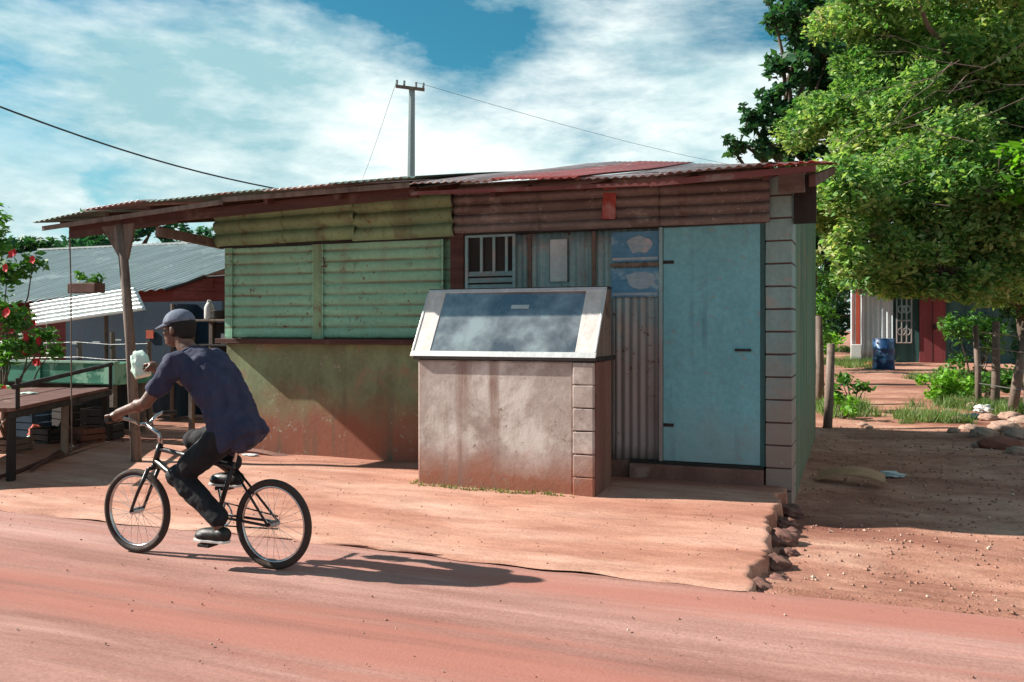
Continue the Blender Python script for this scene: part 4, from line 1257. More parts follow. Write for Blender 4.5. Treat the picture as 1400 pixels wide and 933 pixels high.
simple('plastic_bag', 'crumpled white plastic bag on the ground under the brown table', 'bag', gpt(48, 612), (.26, .16, .09), M['bag'], 1)
simple('plastic_sheet', 'scrap of light blue plastic on the ground by the front wheel', 'litter', gpt(166, 640), (.12, .08, .03), M['blue_plastic'], 2)
simple('paper_cup', 'small white crumpled cup on the ground beyond the handlebar', 'litter', gpt(157, 622), (.045, .045, .07), M['white_paint'], 3, amp=.1)
simple('paper_scrap', 'white scrap lying at the foot of the green wall', 'litter', (-6.2, 7.82, .12), (.10, .05, .012), M['white_paint'], 4)
simple('paper_scrap', 'pale scrap lying on the brown table top', 'litter', (-8.9, 7.3, .757), (.10, .06, .012), M['bag'], 5)
for k, (u, v, mt, lab, sz) in enumerate([(48, 575, 'orange_paint', 'red plastic tub under the brown table', (.09, .09, .12)), (95, 600, 'white_paint', 'pale bundle beside the middle leg of the brown table', (.07, .07, .1)),
                                    (22, 600, 'stone', 'dusty stone at the front leg of the brown table', (.09, .07, .05)), (92, 570, 'orange_paint', 'red and white tin beside the middle table leg', (.06, .06, .09)), (135, 590, 'blue_plastic', 'blue green plastic bundle under the cart', (.12, .1, .08)),
                                    (60, 595, 'petal', 'red cloth heap under the brown table', (.12, .08, .06))]):
    simple('bundle' if k not in (2,) else 'stone', lab, 'bundle' if k != 2 else 'stone', gpt(u, v + 25), sz, M[mt], 20 + k, amp=.15)

random.seed(77)
words_a = ['dark crate', 'grey bucket', 'brown sack', 'black tub', 'rusty tin', 'green crate', 'dusty white jug', 'brown box', 'blue tub', 'pale sack']
spots_ = [(15, 590, 'crate', 'dark wooden crate by the front leg under the brown table', 'greywood', .34, .3, .26), (70, 578, 'crate', 'dark crate under the middle of the brown table', 'dark', .36, .3, .30), (118, 578, 'crate', 'brown crate under the far end of the brown table', 'brown_table', .30, .3, .30),
          (140, 560, 'crate', 'dark crate beneath the right end of the green cart', 'dark', .45, .3, .42), (92, 552, 'crate', 'black crate beneath the middle of the green cart', 'dark', .5, .3, .42), (40, 556, 'crate', 'dark blue crate beneath the left end of the green cart', 'navy', .5, .3, .40)]
for (u, v, nm, lab, mt, a_, b_, h_) in spots_:
    p = gpt(u, v + 40)
    t = thing(nm, lab, 'crate', p, None, random.uniform(-.4, .4))
    q = MB()
    for k in range(4):
        z = h_ * (k + .5) / 4
        q.box((0, -b_ / 2, z), (a_, .014, h_ / 4 - .014)); q.box((0, b_ / 2, z), (a_, .014, h_ / 4 - .014)); q.box((-a_ / 2, 0, z), (.014, b_ - .016, h_ / 4 - .014)); q.box((a_ / 2, 0, z), (.014, b_ - .016, h_ / 4 - .014))
    q.build('slats', M[mt], t)
    q = MB(); q.box((0, 0, .02), (a_ - .03, b_ - .03, .014)); q.build('bottom', M[mt], t)
    for sx_ in (-1, 1):
        for sy_ in (-1, 1):
            q = MB(); q.box((sx_ * (a_ / 2 - .02), sy_ * (b_ / 2 - .02), h_ / 2), (.022, .022, h_)); q.build('corner_post', M[mt], t)
lp = MB(); lp.mm((gx0 + .1, 9.72, .05), (gx1 - .2, 9.74, .70)); C(lp, 'shade_board', M['dark'])  # added dark board that stands for the shade under the cart
# fence behind, left: rough posts with two wires
fo = (-12, 10.1, .05)
fen = thing('wire_fence', 'rough grey post and wire fence behind the green cart', 'fence', fo)
xs_ = [onY(u, 470, 10.1).x for u in (-30, 6, 38, 72, 110, 155, 205)]
for x in xs_:
    q = MB(); h = random.uniform(1.28, 1.5)
    q.tube([(x, 10.1, 0), (x + random.uniform(-.03, .03), 10.1, .7), (x + random.uniform(-.04, .04), 10.1, h)], [.05, .045, .038], 7); q.build('post', M['greywood'], fen, off=fo)
for z in (1.05, 1.28):
    q = MB(); q.tube([(x, 10.05, z + .02 * math.sin(i * 2.1)) for i, x in enumerate(xs_)], .006, 5); q.build('wire', M['barb'], fen, off=fo)

# ------------------------------------------------------------------ utility pole and wires
pb_ = px(560, 450, 30); ptop = px(563, 121, 30)
pole = thing('utility_pole', 'grey concrete utility pole with a tilted crossarm standing behind the roof', 'pole', (pb_[0], pb_[1], .45))
po_ = pole.location.copy()
q = MB(); q.tube([(pb_[0], pb_[1], .3), (ptop[0], ptop[1], ptop[2])], [.19, .11], 8); q.build('shaft', M['concrete_pole'], pole, off=po_)
q = MB(); q.box((ptop[0], ptop[1] - .12, ptop[2] - .02), (1.0, .1, .10), Matrix.Rotation(R(9), 3, 'Y') @ Matrix.Rotation(R(15), 3, 'Z')); q.build('crossarm', M['greywood'], pole, off=po_)
for k, dx in enumerate((-.45, -.2, .2, .45)):
    q = MB(); c = Vector((ptop[0] + dx, ptop[1] - .12 + dx * .25, ptop[2] + .04 - dx * .158))
    q.tube([c, c + Vector((0, 0, .16))], [.035, .045], 6); q.build('insulator', M['concrete_pole'], pole, off=po_)
for k, dx in enumerate((-.45, .2)):
    c = Vector((ptop[0] + dx, ptop[1] - .12 + dx * .25, ptop[2] + .2 - dx * .158))
    e = c + Vector((-20, 26, -1.2)) if k == 0 else c + Vector((22, 30, 0))
    pts = [c.lerp(e, i / 12) - Vector((0, 0, 1.4 * math.sin(math.pi * i / 12))) for i in range(13)]
    t = thing('power_line', ['faint power line running back left from the crossarm', 'faint power line running back right from the crossarm'][k], 'cable', c)
    q = MB(); q.tube([p - c for p in pts], .007, 4); q.build('cable', M['wire'], t)
w0 = Vector(px(-160, 84, 17)); w1 = Vector(px(430, 268, 27))
t = thing('overhead_cable', 'dark overhead cable crossing the sky down to the left part of the roof', 'cable', w0)
pts = [w0.lerp(w1, i / 14) - Vector((0, 0, .35 * math.sin(math.pi * i / 14))) for i in range(15)]
q = MB(); q.tube([p - w0 for p in pts], .022, 5); q.build('cable', M['wire'], t)

# ------------------------------------------------------------------ shack in the yard
YS = 30.0
sx = lambda u: onY(u, 450, YS).x
zs = gz(0, YS)
sz_ = lambda v, u=1230: onY(u, v, YS).z
sho = (sx(1240), YS, zs)
sh = thing('shack', 'small zinc and teal shack with a dark red door at the end of the yard', 'shack', sho)
K = lambda mb, name, m, parent=sh, **k: mb.build(name, m, parent, off=sho, **k)
q = MB(); q.corr((sx(1163), YS, zs + .15), (sx(1221) - sx(1163), 0, 0), (0, 0, 2.15), (0, -1, 0), .15, .02, .006, 'V', 8, wav=.01, nother=8); K(q, 'zinc_wall', M['shack_zinc'], smooth=True)
q = MB(); q.mm((sx(1170), YS - .12, zs + .2), (sx(1176), YS - .04, zs + 2.4)); K(q, 'red_post', M['orange_paint'])
q = MB(); q.mm((sx(1163), YS - .15, zs - .1), (sx(1178), YS - .03, zs + .55)); K(q, 'plinth', M['white_paint'], bevel=.02)
q = MB(); q.mm((sx(1221), YS + .1, zs - .1), (sx(1257), YS + .2, zs + 2.3)); q.mm((sx(1293), YS + .1, zs - .1), (sx(1480), YS + .2, zs + 2.3)); K(q, 'teal_wall', M['shack_teal'])
q = MB(); q.mm((sx(1257), YS - .02, zs), (sx(1293), YS + .08, zs + 2.05)); dr = K(q, 'door', M['red_door'], bevel=.01)
q = MB(); q.mm((sx(1275) - .01, YS - .026, zs + .03), (sx(1275) + .01, YS - .02, zs + 2.0)); q.build('seam', M['dark'], dr, off=sho)
q = MB(); q.box((sx(1278), YS - .06, zs + 1.1), (.06, .06, .16)); q.build('padlock', M['dark'], dr, off=sho)
# vent block wall
q = MB()
for i in range(3):
    for j in range(3):
        q.torus((sx(1308) + i * .42, YS + .06, zs + .5 + j * .42), (0, 1, 0), .15, .035, 12, 5)
K(q, 'vent_block', M['shack_teal'])
# scroll grille
gr = MB(); gx0_, gx1_ = sx(1226), sx(1246)
for i in range(4):
    x = gx0_ + (gx1_ - gx0_) * i / 3; gr.tube([(x, YS - .06, zs + .6), (x, YS - .06, zs + 2.0)], .025, 5)
for z in (.6, 1.3, 2.0): gr.tube([(gx0_, YS - .06, zs + z), (gx1_, YS - .06, zs + z)], .03, 5)
for z in (.95, 1.65):
    for i in range(2): gr.torus(((gx0_ * (2 - i) + gx1_ * (i + 1)) / 3, YS - .06, zs + z), (0, 1, 0), .11, .025, 14, 5)
K(gr, 'window_grille', M['zinc_teal'])
q = MB(); q.corr((sx(1155), YS - .8, zs + 2.32), (sx(1480) - sx(1155), 0, 0), (0, 3.4, .75), (0, 0, 1), .15, .02, .008, 'V', 4, nother=6); K(q, 'roof', M['rust_sheet'], smooth=True)
q = MB(); q.mm((sx(1163), YS + .25, zs - .1), (sx(1480), YS + 2.4, zs + 2.2)); K(q, 'body', M['shack_teal'])

# barrel
bpos = gpt(1208, 507)
br = thing('barrel', 'blue plastic barrel with scuffed side standing before the zinc shack', 'barrel', bpos)
q = MB(); lathe(q, (0, 0, 0), [(.27, 0), (.29, .03), (.285, .28), (.30, .30), (.285, .32), (.285, .58), (.30, .60), (.285, .62), (.28, .86), (.26, .88)], 24); q.build('drum', M['barrel'], br, smooth=True)
q = MB(); q.torus((0, 0, .875), (0, 0, 1), .272, .016, 24, 6); q.build('rim', M['barrel'], br)

# fence posts right
def post(u, vb, vt, r, lab, lean=0, grp='rough posts of the yard fence'):
    p = gpt(u, vb); p = Vector(p)
    dd = p.dot(FW); h = (vb - vt) / 1200 * dd
    t = thing('fence_post', lab, 'post', p, grp)
    q = MB(); q.tube([(0, 0, -.1), (lean * .4 + .01, 0, h * .45), (lean, 0, h)], [r * 1.05, r, r * .85], 8); q.build('trunk_post', M['greywood'], t, smooth=True)
    return p, h


pp1 = post(1131, 584, 470, .065, 'short grey post at the left side of the yard entrance', .05)
pp2 = post(1121, 552, 432, .07, 'taller grey post behind the short one at the yard entrance', -.02)
pp3 = post(1360, 560, 440, .07, 'dark fence post second from the right edge', .02)
pp4 = post(1382, 566, 452, .075, 'pale leaning fence post at the right edge', .22)
pp5 = post(1404, 562, 470, .07, 'fence post cut by the right edge of the view', .05)
pp6 = post(1338, 558, 445, .05, 'thin fence post leftmost in the right fence', -.05)
for i, f in enumerate((.30, .52, .74, .92)):
    a = pp6[0] + Vector((0, -.08, pp6[1] * f)); b2 = pp4[0] + Vector((.2 * f, -.09, pp4[1] * f)); c2 = pp5[0] + Vector((0, -.09, pp5[1] * f)) + (pp5[0] - pp6[0]) * .6
    t = thing('barbed_wire', ['lowest', 'second lowest', 'second highest', 'highest'][i] + ' wire strung on the right fence posts', 'wire', a)
    q = MB(); q.tube([Vector((0, 0, 0)), b2 - a, c2 - a], .008, 4); q.build('strand', M['barb'], t)

# stones and litter
stones = [(1345, 598, .16), (1372, 592, .20), (1392, 600, .16), (1358, 612, .13), (1398, 585, .2), (1325, 590, .12), (1380, 575, .16), (1350, 575, .13), (1338, 612, .08), (1310, 578, .12), (1392, 622, .12), (1304, 592, .08),
          (1180, 583, .07), (1188, 586, .06), (1330, 560, .14), (1296, 566, .10), (1364, 560, .12)]
adj = ['low broad', 'large pale', 'rough square', 'small flat', 'tall rounded', 'narrow', 'round dusty', 'flat grey', 'tiny rounded', 'wedge shaped', 'chipped', 'little pale']
ancl = ['in front of the dark brick lump', 'in the middle of the stone heap', 'at the right edge of the yard', 'just left of the brick lump', 'topmost at the right edge', 'at the left end of the stone heap', 'at the foot of the leaning post', 'under the sprawling bush', 'alone before the heap',
        'beside the weeds and the blue rag', 'lowest by the right edge', 'between the path and the heap', 'at the foot of the yard entrance weeds', 'beside the tiny stone at the entrance weeds', 'half hidden in the sprawling bush', 'behind the weed clump', 'between two fence posts']
for i, (u, v, s) in enumerate(stones):
    random.seed(300 + i)
    simple('stone', f'{adj[i % 12]} stone {ancl[i]}', 'stone', gpt(u, v), (s, s * .8, s * .55), M['stone'], 40 + i, 'stones heaped at the right of the yard', .12)
simple('brick_lump', 'dark red lump of broken brickwork before the stone heap', 'brick', gpt(1366, 614), (.24, .14, .10), M['brick_red'], 90, None, .08)
simple('rag', 'dark blue and white rag beside the stone heap', 'rag', gpt(1330, 573), (.28, .12, .05), M['navy'], 91)
simple('plastic_bag', 'white plastic bag lying on top of the rag', 'bag', tuple(Vector(gpt(1345, 566)) + Vector((0, 0, .03))), (.12, .09, .08), M['white_paint'], 92)
simple('plastic_bottle', 'red plastic scrap beside the blue barrel', 'litter', gpt(1187, 503), (.14, .10, .09), M['orange_paint'], 93)
simple('flower_pot', 'orange red pot between the posts at the right edge', 'pot', gpt(1390, 552), (.10, .08, .06), M['orange_paint'], 94, None, .08)
simple('plastic_scrap', 'grey plastic scrap in the shadow behind the cardboard', 'litter', gpt(1215, 651), (.13, .08, .03), M['paper_pale'], 95)
# cardboard sheet bent in the shadow
cbp = gpt(1165, 662)
t = thing('cardboard', 'bent brown cardboard sheet lying in the shadow right of the shop', 'cardboard', cbp)
q = MB()
n_ = 12
for (sgn,) in ((1,),):
    topv = []
    for i in range(n_ + 1):
        a_ = i / n_
        for w_ in (-.12, .16):
            topv.append((-.32 + .62 * a_, w_ - .1 * a_, .05 + .07 * math.sin(math.pi * a_ * .9) + (.04 if w_ > 0 else 0)))
    fs = [(2 * i, 2 * i + 1, 2 * i + 3, 2 * i + 2) for i in range(n_)]
    nn_ = len(topv)
    q.add(topv + [(p[0], p[1], p[2] - .012) for p in topv], fs + [tuple(nn_ + e for e in f[::-1]) for f in fs] + [(2 * i, 2 * i + 2, nn_ + 2 * i + 2, nn_ + 2 * i) for i in range(n_)] + [(2 * i + 1, nn_ + 2 * i + 1, nn_ + 2 * i + 3, 2 * i + 3) for i in range(n_)])
q.build('sheet', M['cardboard'], t)

# rubble chunks along the broken apron end
random.seed(5)
for i, (y, dx, s) in enumerate([(5.35, .06, .09), (5.62, .12, .06), (5.95, .05, .10), (6.3, .13, .06), (6.62, .06, .12), (6.9, .14, .07), (7.2, .07, .09), (7.7, .12, .10)]):
    simple('rubble_chunk', ['dark chunk at the road end of the broken apron edge', 'small chunk second from the road along the broken apron edge', 'big chunk third from the road along the broken apron edge', 'small chunk fourth from the road along the broken apron edge',
                            'biggest chunk halfway along the broken apron edge', 'small chunk just past halfway along the broken apron edge', 'chunk where the sunlit apron edge meets the shadow', 'chunk in the shadow near the block pier'][i], 'chunk', (xr(y) + dx, y, -.06), (s, s, s * .6), M['step'], 120 + i, 'chunks along the broken apron edge', .2)

# gravel scatter, one object
def scatter(name, n, fn, size, mat, label, seed):
    r = np.random.default_rng(seed)
    V = []; F = []
    for i in range(n):
        x, y, z = fn(r)
        s = size * (0.4 + 1.4 * r.random() ** 2)
        b0 = len(V)
        for dx, dy, dz in ((1, 0, 0), (0, 1, 0), (-1, 0, 0), (0, -1, 0), (0, 0, .7), (0, 0, -.5)):
            V.append((x + dx * s * (0.6 + .6 * r.random()), y + dy * s * (0.6 + .6 * r.random()), z + dz * s))
        for a, b in ((0, 1), (1, 2), (2, 3), (3, 0)):
            F.append((b0 + a, b0 + b, b0 + 4)); F.append((b0 + b, b0 + a, b0 + 5))
    me = bpy.data.meshes.new(name); me.from_pydata(V, [], F); me.materials.append(mat)
    o = bpy.data.objects.new(name, me); COL.objects.link(o)
    return tag(o, label, None, None, 'stuff')


def fr(r):
    x = r.uniform(-.55, 3.2); y = r.uniform(5.2, 13.5); return x, y, zground(x, y) + .004
def frr(r):
    x = r.uniform(-9, 3); y = r.uniform(2.2, 5.2); return x, y, .012
def fap(r):
    x = r.uniform(-8, -.7); y = 5.2 + 2.8 * r.random(); return x, y, apron_top(x, y) + .002
scatter('gravel', 2300, fr, .012, M['clod'], 'loose gravel on the yard earth', 1)
scatter('gravel', 700, frr, .006, M['clod'], 'fine loose grit on the road', 2)
scatter('gravel', 900, fap, .006, M['clod'], 'fine grit on the apron', 3)


def grass(name, patches, mat, label, h=.12, seed=0):
    r = np.random.default_rng(seed)
    V = []
    for (cx, cy, rx, ry, n) in patches:
        tufts = [(cx + rx * r.normal() * .5, cy + ry * r.normal() * .5) for _ in range(max(3, n // 60))]
        for _ in range(n):
            a = r.random() * 6.283; q_ = math.sqrt(r.random())
            x = cx + rx * q_ * math.cos(a); y = cy + ry * q_ * math.sin(a)
            if n > 500 and r.random() < .8:
                tf = tufts[int(r.random() * len(tufts))]; x = tf[0] + r.normal() * .07; y = tf[1] + r.normal() * .07
            z = (apron_top(x, y) if x < -.65 and y < 8.2 else zground(x, y)) - .005
            hh = h * (.4 + r.random()); w = .006 + .006 * r.random(); t = r.random() * 6.283
            lx, ly = r.normal(0, .4) * hh, r.normal(0, .4) * hh
            V += [(x - w * math.cos(t), y - w * math.sin(t), z), (x + w * math.cos(t), y + w * math.sin(t), z), (x + lx, y + ly, z + hh)]
    me = bpy.data.meshes.new(name); n = len(V) // 3
    me.from_pydata(V, [], [(3 * i, 3 * i + 1, 3 * i + 2) for i in range(n)]); me.materials.append(mat)
    o = bpy.data.objects.new(name, me); COL.objects.link(o)
    return tag(o, label, None, None, 'stuff')


pt_ = []
for (u, v, rx, ry, n) in [(1150, 560, .5, 1.4, 2200), (1280, 575, .5, .6, 1300), (1340, 560, .8, .7, 1700), (1165, 500, .9, 2.2, 2600), (1395, 560, .8, .8, 1800), (1150, 480, 1.4, 3, 2600), (1300, 520, .8, 1.5, 1600)]:
    p = gpt(u, v); pt_.append((p[0], p[1], rx, ry, n))
grass('grass', pt_, M['grass'], 'weedy green grass round the yard path', .17, 1)
gp = [(-3.6 + .15 * i, 7.0 + .03 * math.sin(i * 2), .14, .03, 32) for i in range(9)] + [(-3.78, 7.2, .04, .2, 50)]
grass('grass', gp, M['dry_grass'], 'sparse weeds at the foot of the cement counter', .035, 2)

# ------------------------------------------------------------------ bicycle
Y0 = 4.51
bo = (-3.95, Y0, 0.008)
bike = thing('bicycle', 'small black bicycle with dusty tyres ridden along the dirt road', 'bicycle', bo)
BK = lambda mb, name, m, parent=bike, **k: mb.build(name, m, parent, off=bo, **k)
WR = .28
Fx, Rx_ = -4.50, -3.40
def wheel(x):
    c = (x, Y0, WR + .008)
    q = MB(); q.torus(c, (0, 1, 0), WR - .022, .022, 56, 10); w = BK(q, 'wheel', M['tyre'], smooth=True)
    q = MB(); q.torus(c, (0, 1, 0), WR - .047, .010, 48, 6, sq=1.1); q.build('rim', M['chrome'], w, off=bo, smooth=True)
    q = MB()
    for k in range(28):
        t = 2 * math.pi * k / 28; s = .03 if k % 2 else -.03; t2 = t + (.5 if (k // 2) % 2 else -.5)
        q.tube([(x + .02 * math.cos(t2), Y0 + s, c[2] + .02 * math.sin(t2)), (x + (WR - .05) * math.cos(t), Y0, c[2] + (WR - .05) * math.sin(t))], .0013, 3, False)
    q.build('spoke', M['chrome'], w, off=bo)
    q = MB(); q.tube([(x, Y0 - .045, c[2]), (x, Y0 + .045, c[2])], .02, 10); q.build('hub', M['chrome'], w, off=bo)
wheel(Fx); wheel(Rx_)
bb = Vector((-3.83, Y0, .31)); ht = Vector((-4.30, Y0, .74)); hbt = Vector((-4.345, Y0, .61)); stp = Vector((-3.70, Y0, .66))
ra = Vector((Rx_, Y0, WR + .008)); fa = Vector((Fx, Y0, WR + .008))
q = MB()
q.tube([hbt, ht], .020, 10); q.tube([ht - Vector((0, 0, .03)), stp - Vector((0, 0, .04))], .017, 10); q.tube([hbt + Vector((.01, 0, .02)), bb], .021, 10)
q.tube([bb, stp], .016, 10); q.tube([bb + Vector((0, -.045, 0)), bb + Vector((0, .045, 0))], .024, 12)
for s in (-1, 1):
    q.tube([bb + Vector((.02, s * .03, 0)), ra + Vector((0, s * .055, 0))], .009, 7); q.tube([stp + Vector((.01, s * .012, -.05)), ra + Vector((0, s * .055, 0))], .008, 7)
BK(q, 'frame', M['bike_paint'], smooth=True)
q = MB(); q.tube([hbt, hbt + Vector((-.01, 0, -.03))], .02, 8); q.tube([hbt + Vector((-.01, -.05, -.03)), hbt + Vector((-.01, .05, -.03))], .014, 8)
for s in (-1, 1): q.tube([hbt + Vector((-.01, s * .05, -.03)), Vector((-4.44, Y0 + s * .055, .42)), fa + Vector((0, s * .055, 0))], [.014, .012, .009], 8)
BK(q, 'fork', M['bike_paint'], smooth=True)
q = MB(); q.tube([ht, ht + Vector((-.01, 0, .07)), Vector((-4.43, Y0, .87))], .014, 8)
q.tube([(-4.43, Y0 - .05, .87), (-4.43, Y0 + .05, .87)], .012, 8)
for s in (-1, 1):
    q.tube([(-4.43, Y0 + s * .04, .87), (-4.45, Y0 + s * .12, .91), (-4.46, Y0 + s * .18, .925), (-4.45, Y0 + s * .30, .92)], .011, 8)
hbar = BK(q, 'handlebar', M['chrome'], smooth=True)
for s in (-1, 1):
    q = MB(); q.tube([(-4.46, Y0 + s * .185, .925), (-4.45, Y0 + s * .305, .92)], .016, 8); q.build('grip', M['dark'], hbar, off=bo)
q = MB(); q.tube([stp, stp + Vector((.02, 0, .09))], .012, 8); BK(q, 'seat_post', M['chrome'])
q = MB(); q.ell((-3.64, Y0, .77), (.09, .07, .028)); q.ell((-3.76, Y0, .772), (.10, .028, .024)); BK(q, 'saddle', M['dark'], remesh=.008)
crk = math.radians(8)
near = bb + Vector((.03, 0, -.155)); far = bb + Vector((-.05, 0, .150))
q = MB(); q.torus(bb + Vector((0, .045, 0)), (0, 1, 0), .075, .006, 28, 5); q.torus(bb + Vector((0, .045, 0)), (0, 1, 0), .03, .008, 16, 5)
for k in range(5):
    t = k * 1.2566; q.tube([bb + Vector((0, .045, 0)), bb + Vector((.075 * math.cos(t), .045, .075 * math.sin(t)))], .006, 5)
BK(q, 'chainring', M['chrome'])
q = MB(); q.tube([bb + Vector((0, .045, .077)), ra + Vector((0, .045, .04))], .005, 5); q.tube([bb + Vector((0, .045, -.077)), ra + Vector((0, .045, -.04))], .005, 5); BK(q, 'chain', M['dark'])
for e, s in ((near, -1), (far, 1)):
    q = MB(); q.tube([bb + Vector((0, s * .06, 0)), e + Vector((0, s * .07, 0))], [.013, .010], 7); cr_ = BK(q, 'crank', M['chrome'])
    q = MB(); q.box(e + Vector((0, s * .125, 0)), (.09, .09, .022)); q.build('pedal', M['dark'], cr_, off=bo, bevel=.004)

# ------------------------------------------------------------------ rider
def V3(x, y, z): return Vector((x, y, z))
ro = (-3.70, Y0, .80)
rider = thing('person', 'man in a grey cap, navy shirt and black trousers riding the small bicycle', 'person', ro)


def cap_chain(mb, pts, rad, n=14):
    """tapered limb with round joints"""
    mb.tube(pts, rad, n)
    for p, r in zip(pts, rad): mb.ell(p, (r, r, r), None, 12, 8)


def smooth_chain(mb, pts, rad, n=14, m=4):
    P = []; Rr = []
    for i in range(len(pts) - 1):
        for k in range(m):
            t = k / m
            P.append(Vector(pts[i]).lerp(Vector(pts[i + 1]), t)); Rr.append(rad[i] + (rad[i + 1] - rad[i]) * t)
    P.append(Vector(pts[-1])); Rr.append(rad[-1])
    cap_chain(mb, P, Rr, n)


def oval(c, ax, side, a, b, n=18):
    ax = Vector(ax).normalized(); side = Vector(side).normalized(); f = ax.cross(side)
    return [Vector(c) + side * (a * math.cos(2 * math.pi * i / n)) + f * (b * math.sin(2 * math.pi * i / n)) for i in range(n)]


hipc = V3(-3.69, Y0, .86); shc = V3(-4.02, Y0, 1.285); hd = V3(-4.145, Y0, 1.50)
SIDE = V3(0, 1, 0)
def torso(mb, g=0.0, hem=False):
    ax = shc - hipc
    ctrl = [(-.10, .150, .110, 0), (.02, .165, .125, .01), (.22, .160, .120, .04), (.45, .165, .125, .06), (.70, .175, .122, .055), (.88, .180, .110, .045), (1.0, .150, .085, .03), (1.10, .075, .065, .01)]
    if hem: ctrl = [(-.20, .172, .118, .012), (-.08, .175, .128, .012)] + ctrl[1:]
    rings = []
    up = V3(.6, 0, .45).normalized()
    for (t, a, b, off) in ctrl:
        rings.append(oval(hipc + ax * t + up * off, ax, SIDE, a + g, b + g, 22))
    mb.rings(rings)
    for s in (-1, 1): mb.ell(shc + V3(.01, s * .165, -.01), (.07 + g, .062 + g, .07 + g))
    mb.ell(hipc + V3(.005, 0, -.01), (.130 + g, .165 + g, .115 + g))

# joints
kn = V3(-4.03, Y0 - .13, .57); an = V3(-3.715, Y0 - .125, .275)
kf = V3(-4.13, Y0 + .13, .76); af = V3(-3.815, Y0 + .125, .575)
hn = hipc + V3(.0, -.09, -.03); hf = hipc + V3(0, .09, -.03)
sn = V3(-4.02, Y0 - .175, 1.275); sf = V3(-4.02, Y0 + .175, 1.275)
en = V3(-4.17, Y0 - .265, 1.035); wn_ = V3(-4.405, Y0 - .25, .965)
ef = V3(-4.26, Y0 + .25, 1.13); wf = V3(-4.50, Y0 + .20, 1.215)

b_ = MB()
torso(b_)
smooth_chain(b_, [hn, kn, an], [.085, .056, .034]); smooth_chain(b_, [hf, kf, af], [.085, .056, .034])
# calves
for k_, a_ in ((kn, an), (kf, af)):
    b_.ell(k_.lerp(a_, .33) + V3(.02, 0, 0), (.052, .05, .075), (a_ - k_).to_track_quat('Z', 'Y').to_matrix())
# feet
def foot(mb, a, g=0):
    mb.ell(a + V3(-.045, 0, -.055), (.125 + g, .042 + g, .035 + g)); mb.ell(a + V3(.035, 0, -.05), (.045 + g, .036 + g, .042 + g)); mb.ell(a + V3(-.11, 0, -.065), (.06 + g, .045 + g, .026 + g))
foot(b_, an); foot(b_, af)
# arms
smooth_chain(b_, [sn, en, wn_], [.052, .040, .027]); smooth_chain(b_, [sf, ef, wf], [.052, .040, .027])
b_.ell(en.lerp(wn_, .25), (.045, .040, .045)); b_.ell(ef.lerp(wf, .25), (.045, .040, .045))
# neck and head
smooth_chain(b_, [shc + V3(.0, 0, .03), V3(-4.10, Y0, 1.40), hd + V3(.03, 0, -.03)], [.066, .056, .056])
hr = Matrix.Rotation(R(-10), 3, 'Y')
b_.ell(hd + V3(.012, 0, .022), (.098, .076, .098), hr, 20, 14)
b_.ell(hd + V3(-.040, 0, -.045), (.062, .056, .075), hr, 18, 12)
b_.ell(hd + V3(-.080, 0, -.088), (.024, .026, .022), hr)
b_.ell(hd + V3(-.082, 0, .022), (.016, .048, .013), hr)
b_.tube([hd + V3(-.088, 0, .014), hd + V3(-.112, 0, -.026)], [.009, .016], 8); b_.ell(hd + V3(-.106, 0, -.028), (.017, .019, .012), hr)
b_.ell(hd + V3(-.098, 0, -.054), (.013, .026, .008), hr); b_.ell(hd + V3(-.096, 0, -.067), (.013, .024, .009), hr)
for s in (-1, 1):
    b_.ell(hd + V3(.012, s * .078, -.012), (.019, .009, .030), hr)
    b_.ell(hd + V3(-.058, s * .045, -.025), (.026, .022, .022), hr)
# near hand gripping the bar
def hand(mb, w, palm, s, grip=True):
    """fingers wrap over the bar that runs along Y at palm"""
    d_ = (palm - w)
    mb.tube([w, w.lerp(palm, .6), palm + V3(0, 0, .018)], [.026, .032, .030], 10); mb.ell(palm + V3(.022, 0, .022), (.036, .042, .019), Matrix.Rotation(R(15), 3, 'Y'))
    for k in range(4):
        y = (-.033 + .022 * k); L_ = (.9, 1.0, .96, .78)[k]
        p0 = palm + V3(.0, y, .024); p1 = palm + V3(-.030 * L_, y, .020); p2 = palm + V3(-.036 * L_, y, -.010); p3 = palm + V3(-.016, y, -.026 * L_)
        cap_chain(mb, [p0, p1, p2, p3], [.0105, .0098, .009, .008], 8)
    t0 = palm + V3(.03, s * .035, .012)
    cap_chain(mb, [t0, palm + V3(.018, s * .052, -.006), palm + V3(-.006, s * .050, -.022)], [.013, .011, .009], 8)
hand(b_, wn_, V3(-4.455, Y0 - .245, .925), 1)
hand(b_, wf, V3(-4.565, Y0 + .19, 1.235), -1)
b_.build('body', M['skin'], rider, off=ro, remesh=.0062)
# eyes
for s in (-1, 1):
    q = MB(); q.ell(hd + V3(-.084, s * .030, .003), (.010, .012, .008)); q.build('eye', M['white_paint'], rider, off=ro, smooth=True)
    q = MB(); q.ell(hd + V3(-.092, s * .030, .003), (.004, .0055, .0055)); q.build('pupil', M['hair'], rider, off=ro)
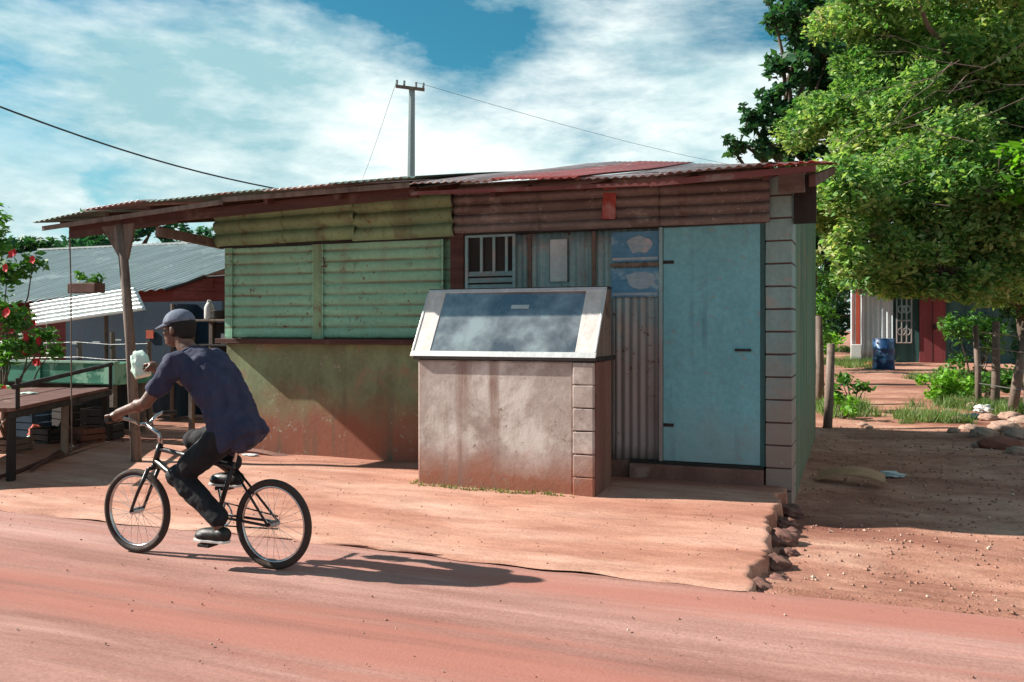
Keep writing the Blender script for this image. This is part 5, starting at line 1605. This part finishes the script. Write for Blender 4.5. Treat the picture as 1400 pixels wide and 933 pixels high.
# hair and cap
q = MB(); q.ell(hd + V3(.022, 0, .022), (.100, .082, .098), hr, 20, 14); q.ell(hd + V3(.055, 0, -.02), (.058, .070, .06), hr)
q.build('hair', M['hair'], rider, off=ro, remesh=.006)
q = MB()
cc = hd + V3(.004, 0, .038)
rings = []
for j in range(9):
    t = j / 8; r_ = math.cos(t * math.pi / 2 * .98)
    rings.append([cc + hr @ V3(.112 * r_ * math.cos(a_), .091 * r_ * math.sin(a_), .092 * math.sin(t * math.pi / 2)) for a_ in [2 * math.pi * i / 22 for i in range(22)]])
q.rings(rings)
cp = q.build('cap', M['cap'], rider, off=ro, smooth=True)
q = MB()
brim = []
for i in range(13):
    a_ = math.pi / 2 + math.pi * i / 12
    brim.append(V3(.112 * math.cos(a_) * 1.0 - .075 * max(0, -math.cos(a_)) ** .7, .085 * math.sin(a_), .004 - .012 * max(0, -math.cos(a_)) + .0 - .012 * abs(math.sin(a_))))
inner = [V3(.085 * math.cos(math.pi / 2 + math.pi * i / 12), .082 * math.sin(math.pi / 2 + math.pi * i / 12), .006) for i in range(13)]
vs = [cc + hr @ p for p in brim + inner] + [cc + hr @ (p + V3(0, 0, .008)) for p in brim + inner]
fs = []
for i in range(12):
    fs += [(i, i + 1, 14 + i, 13 + i), (26 + i, 39 + i, 40 + i, 27 + i), (i, 26 + i, 27 + i, i + 1)]
q.add(vs, fs); q.build('brim', M['cap'], cp, off=ro)
# shirt
q = MB(); torso(q, .022, True)
smooth_chain(q, [sn, sn.lerp(en, .62)], [.070, .062]); smooth_chain(q, [sf, sf.lerp(ef, .62)], [.070, .062])

so_ = q.build('shirt', M['shirt'], rider, off=ro, remesh=.009)
tx = bpy.data.textures.new('cloth_folds', 'CLOUDS'); tx.noise_scale = .09
dm = so_.modifiers.new('folds', 'DISPLACE'); dm.texture = tx; dm.strength = .04; dm.mid_level = .45
q = MB(); q.torus(shc + V3(-.045, 0, .062), V3(-.5, 0, .8), .066, .012, 22, 6); q.build('collar', M['shirt'], rider, off=ro, smooth=True)
# trousers
q = MB(); q.ell(hipc + V3(.0, 0, -.045), (.135, .165, .09))
smooth_chain(q, [hn, kn, an + V3(0, 0, .05)], [.105, .076, .060]); smooth_chain(q, [hf, kf, af + V3(0, 0, .05)], [.105, .076, .060])
tr = q.build('trousers', M['trousers'], rider, off=ro, remesh=.009)
dm = tr.modifiers.new('folds', 'DISPLACE'); dm.texture = tx; dm.strength = .02; dm.mid_level = .45
for a_ in (an, af):
    q = MB(); foot(q, a_, .008); sh_ = q.build('shoe', M['shoe'], rider, off=ro, remesh=.007)
    q = MB(); pr = [(-.17, -.035), (-.185, 0), (-.17, .035), (-.10, .05), (.0, .042), (.06, .038), (.082, 0), (.06, -.038), (.0, -.042), (-.10, -.05)]
    q.prism([a_ + V3(x, y, -.100) for x, y in pr], (0, 0, .016)); q.build('sole', M['white_trim'], sh_, off=ro, bevel=.003)
# held bag
bg = simple('plastic_bag', 'white and green plastic bag held up in the far hand of the rider', 'bag', (-4.64, Y0 + .20, 1.17), (.075, .06, .125), M['bag'], 7, None, .12)
bg.rotation_euler = (0, R(-18), 0)
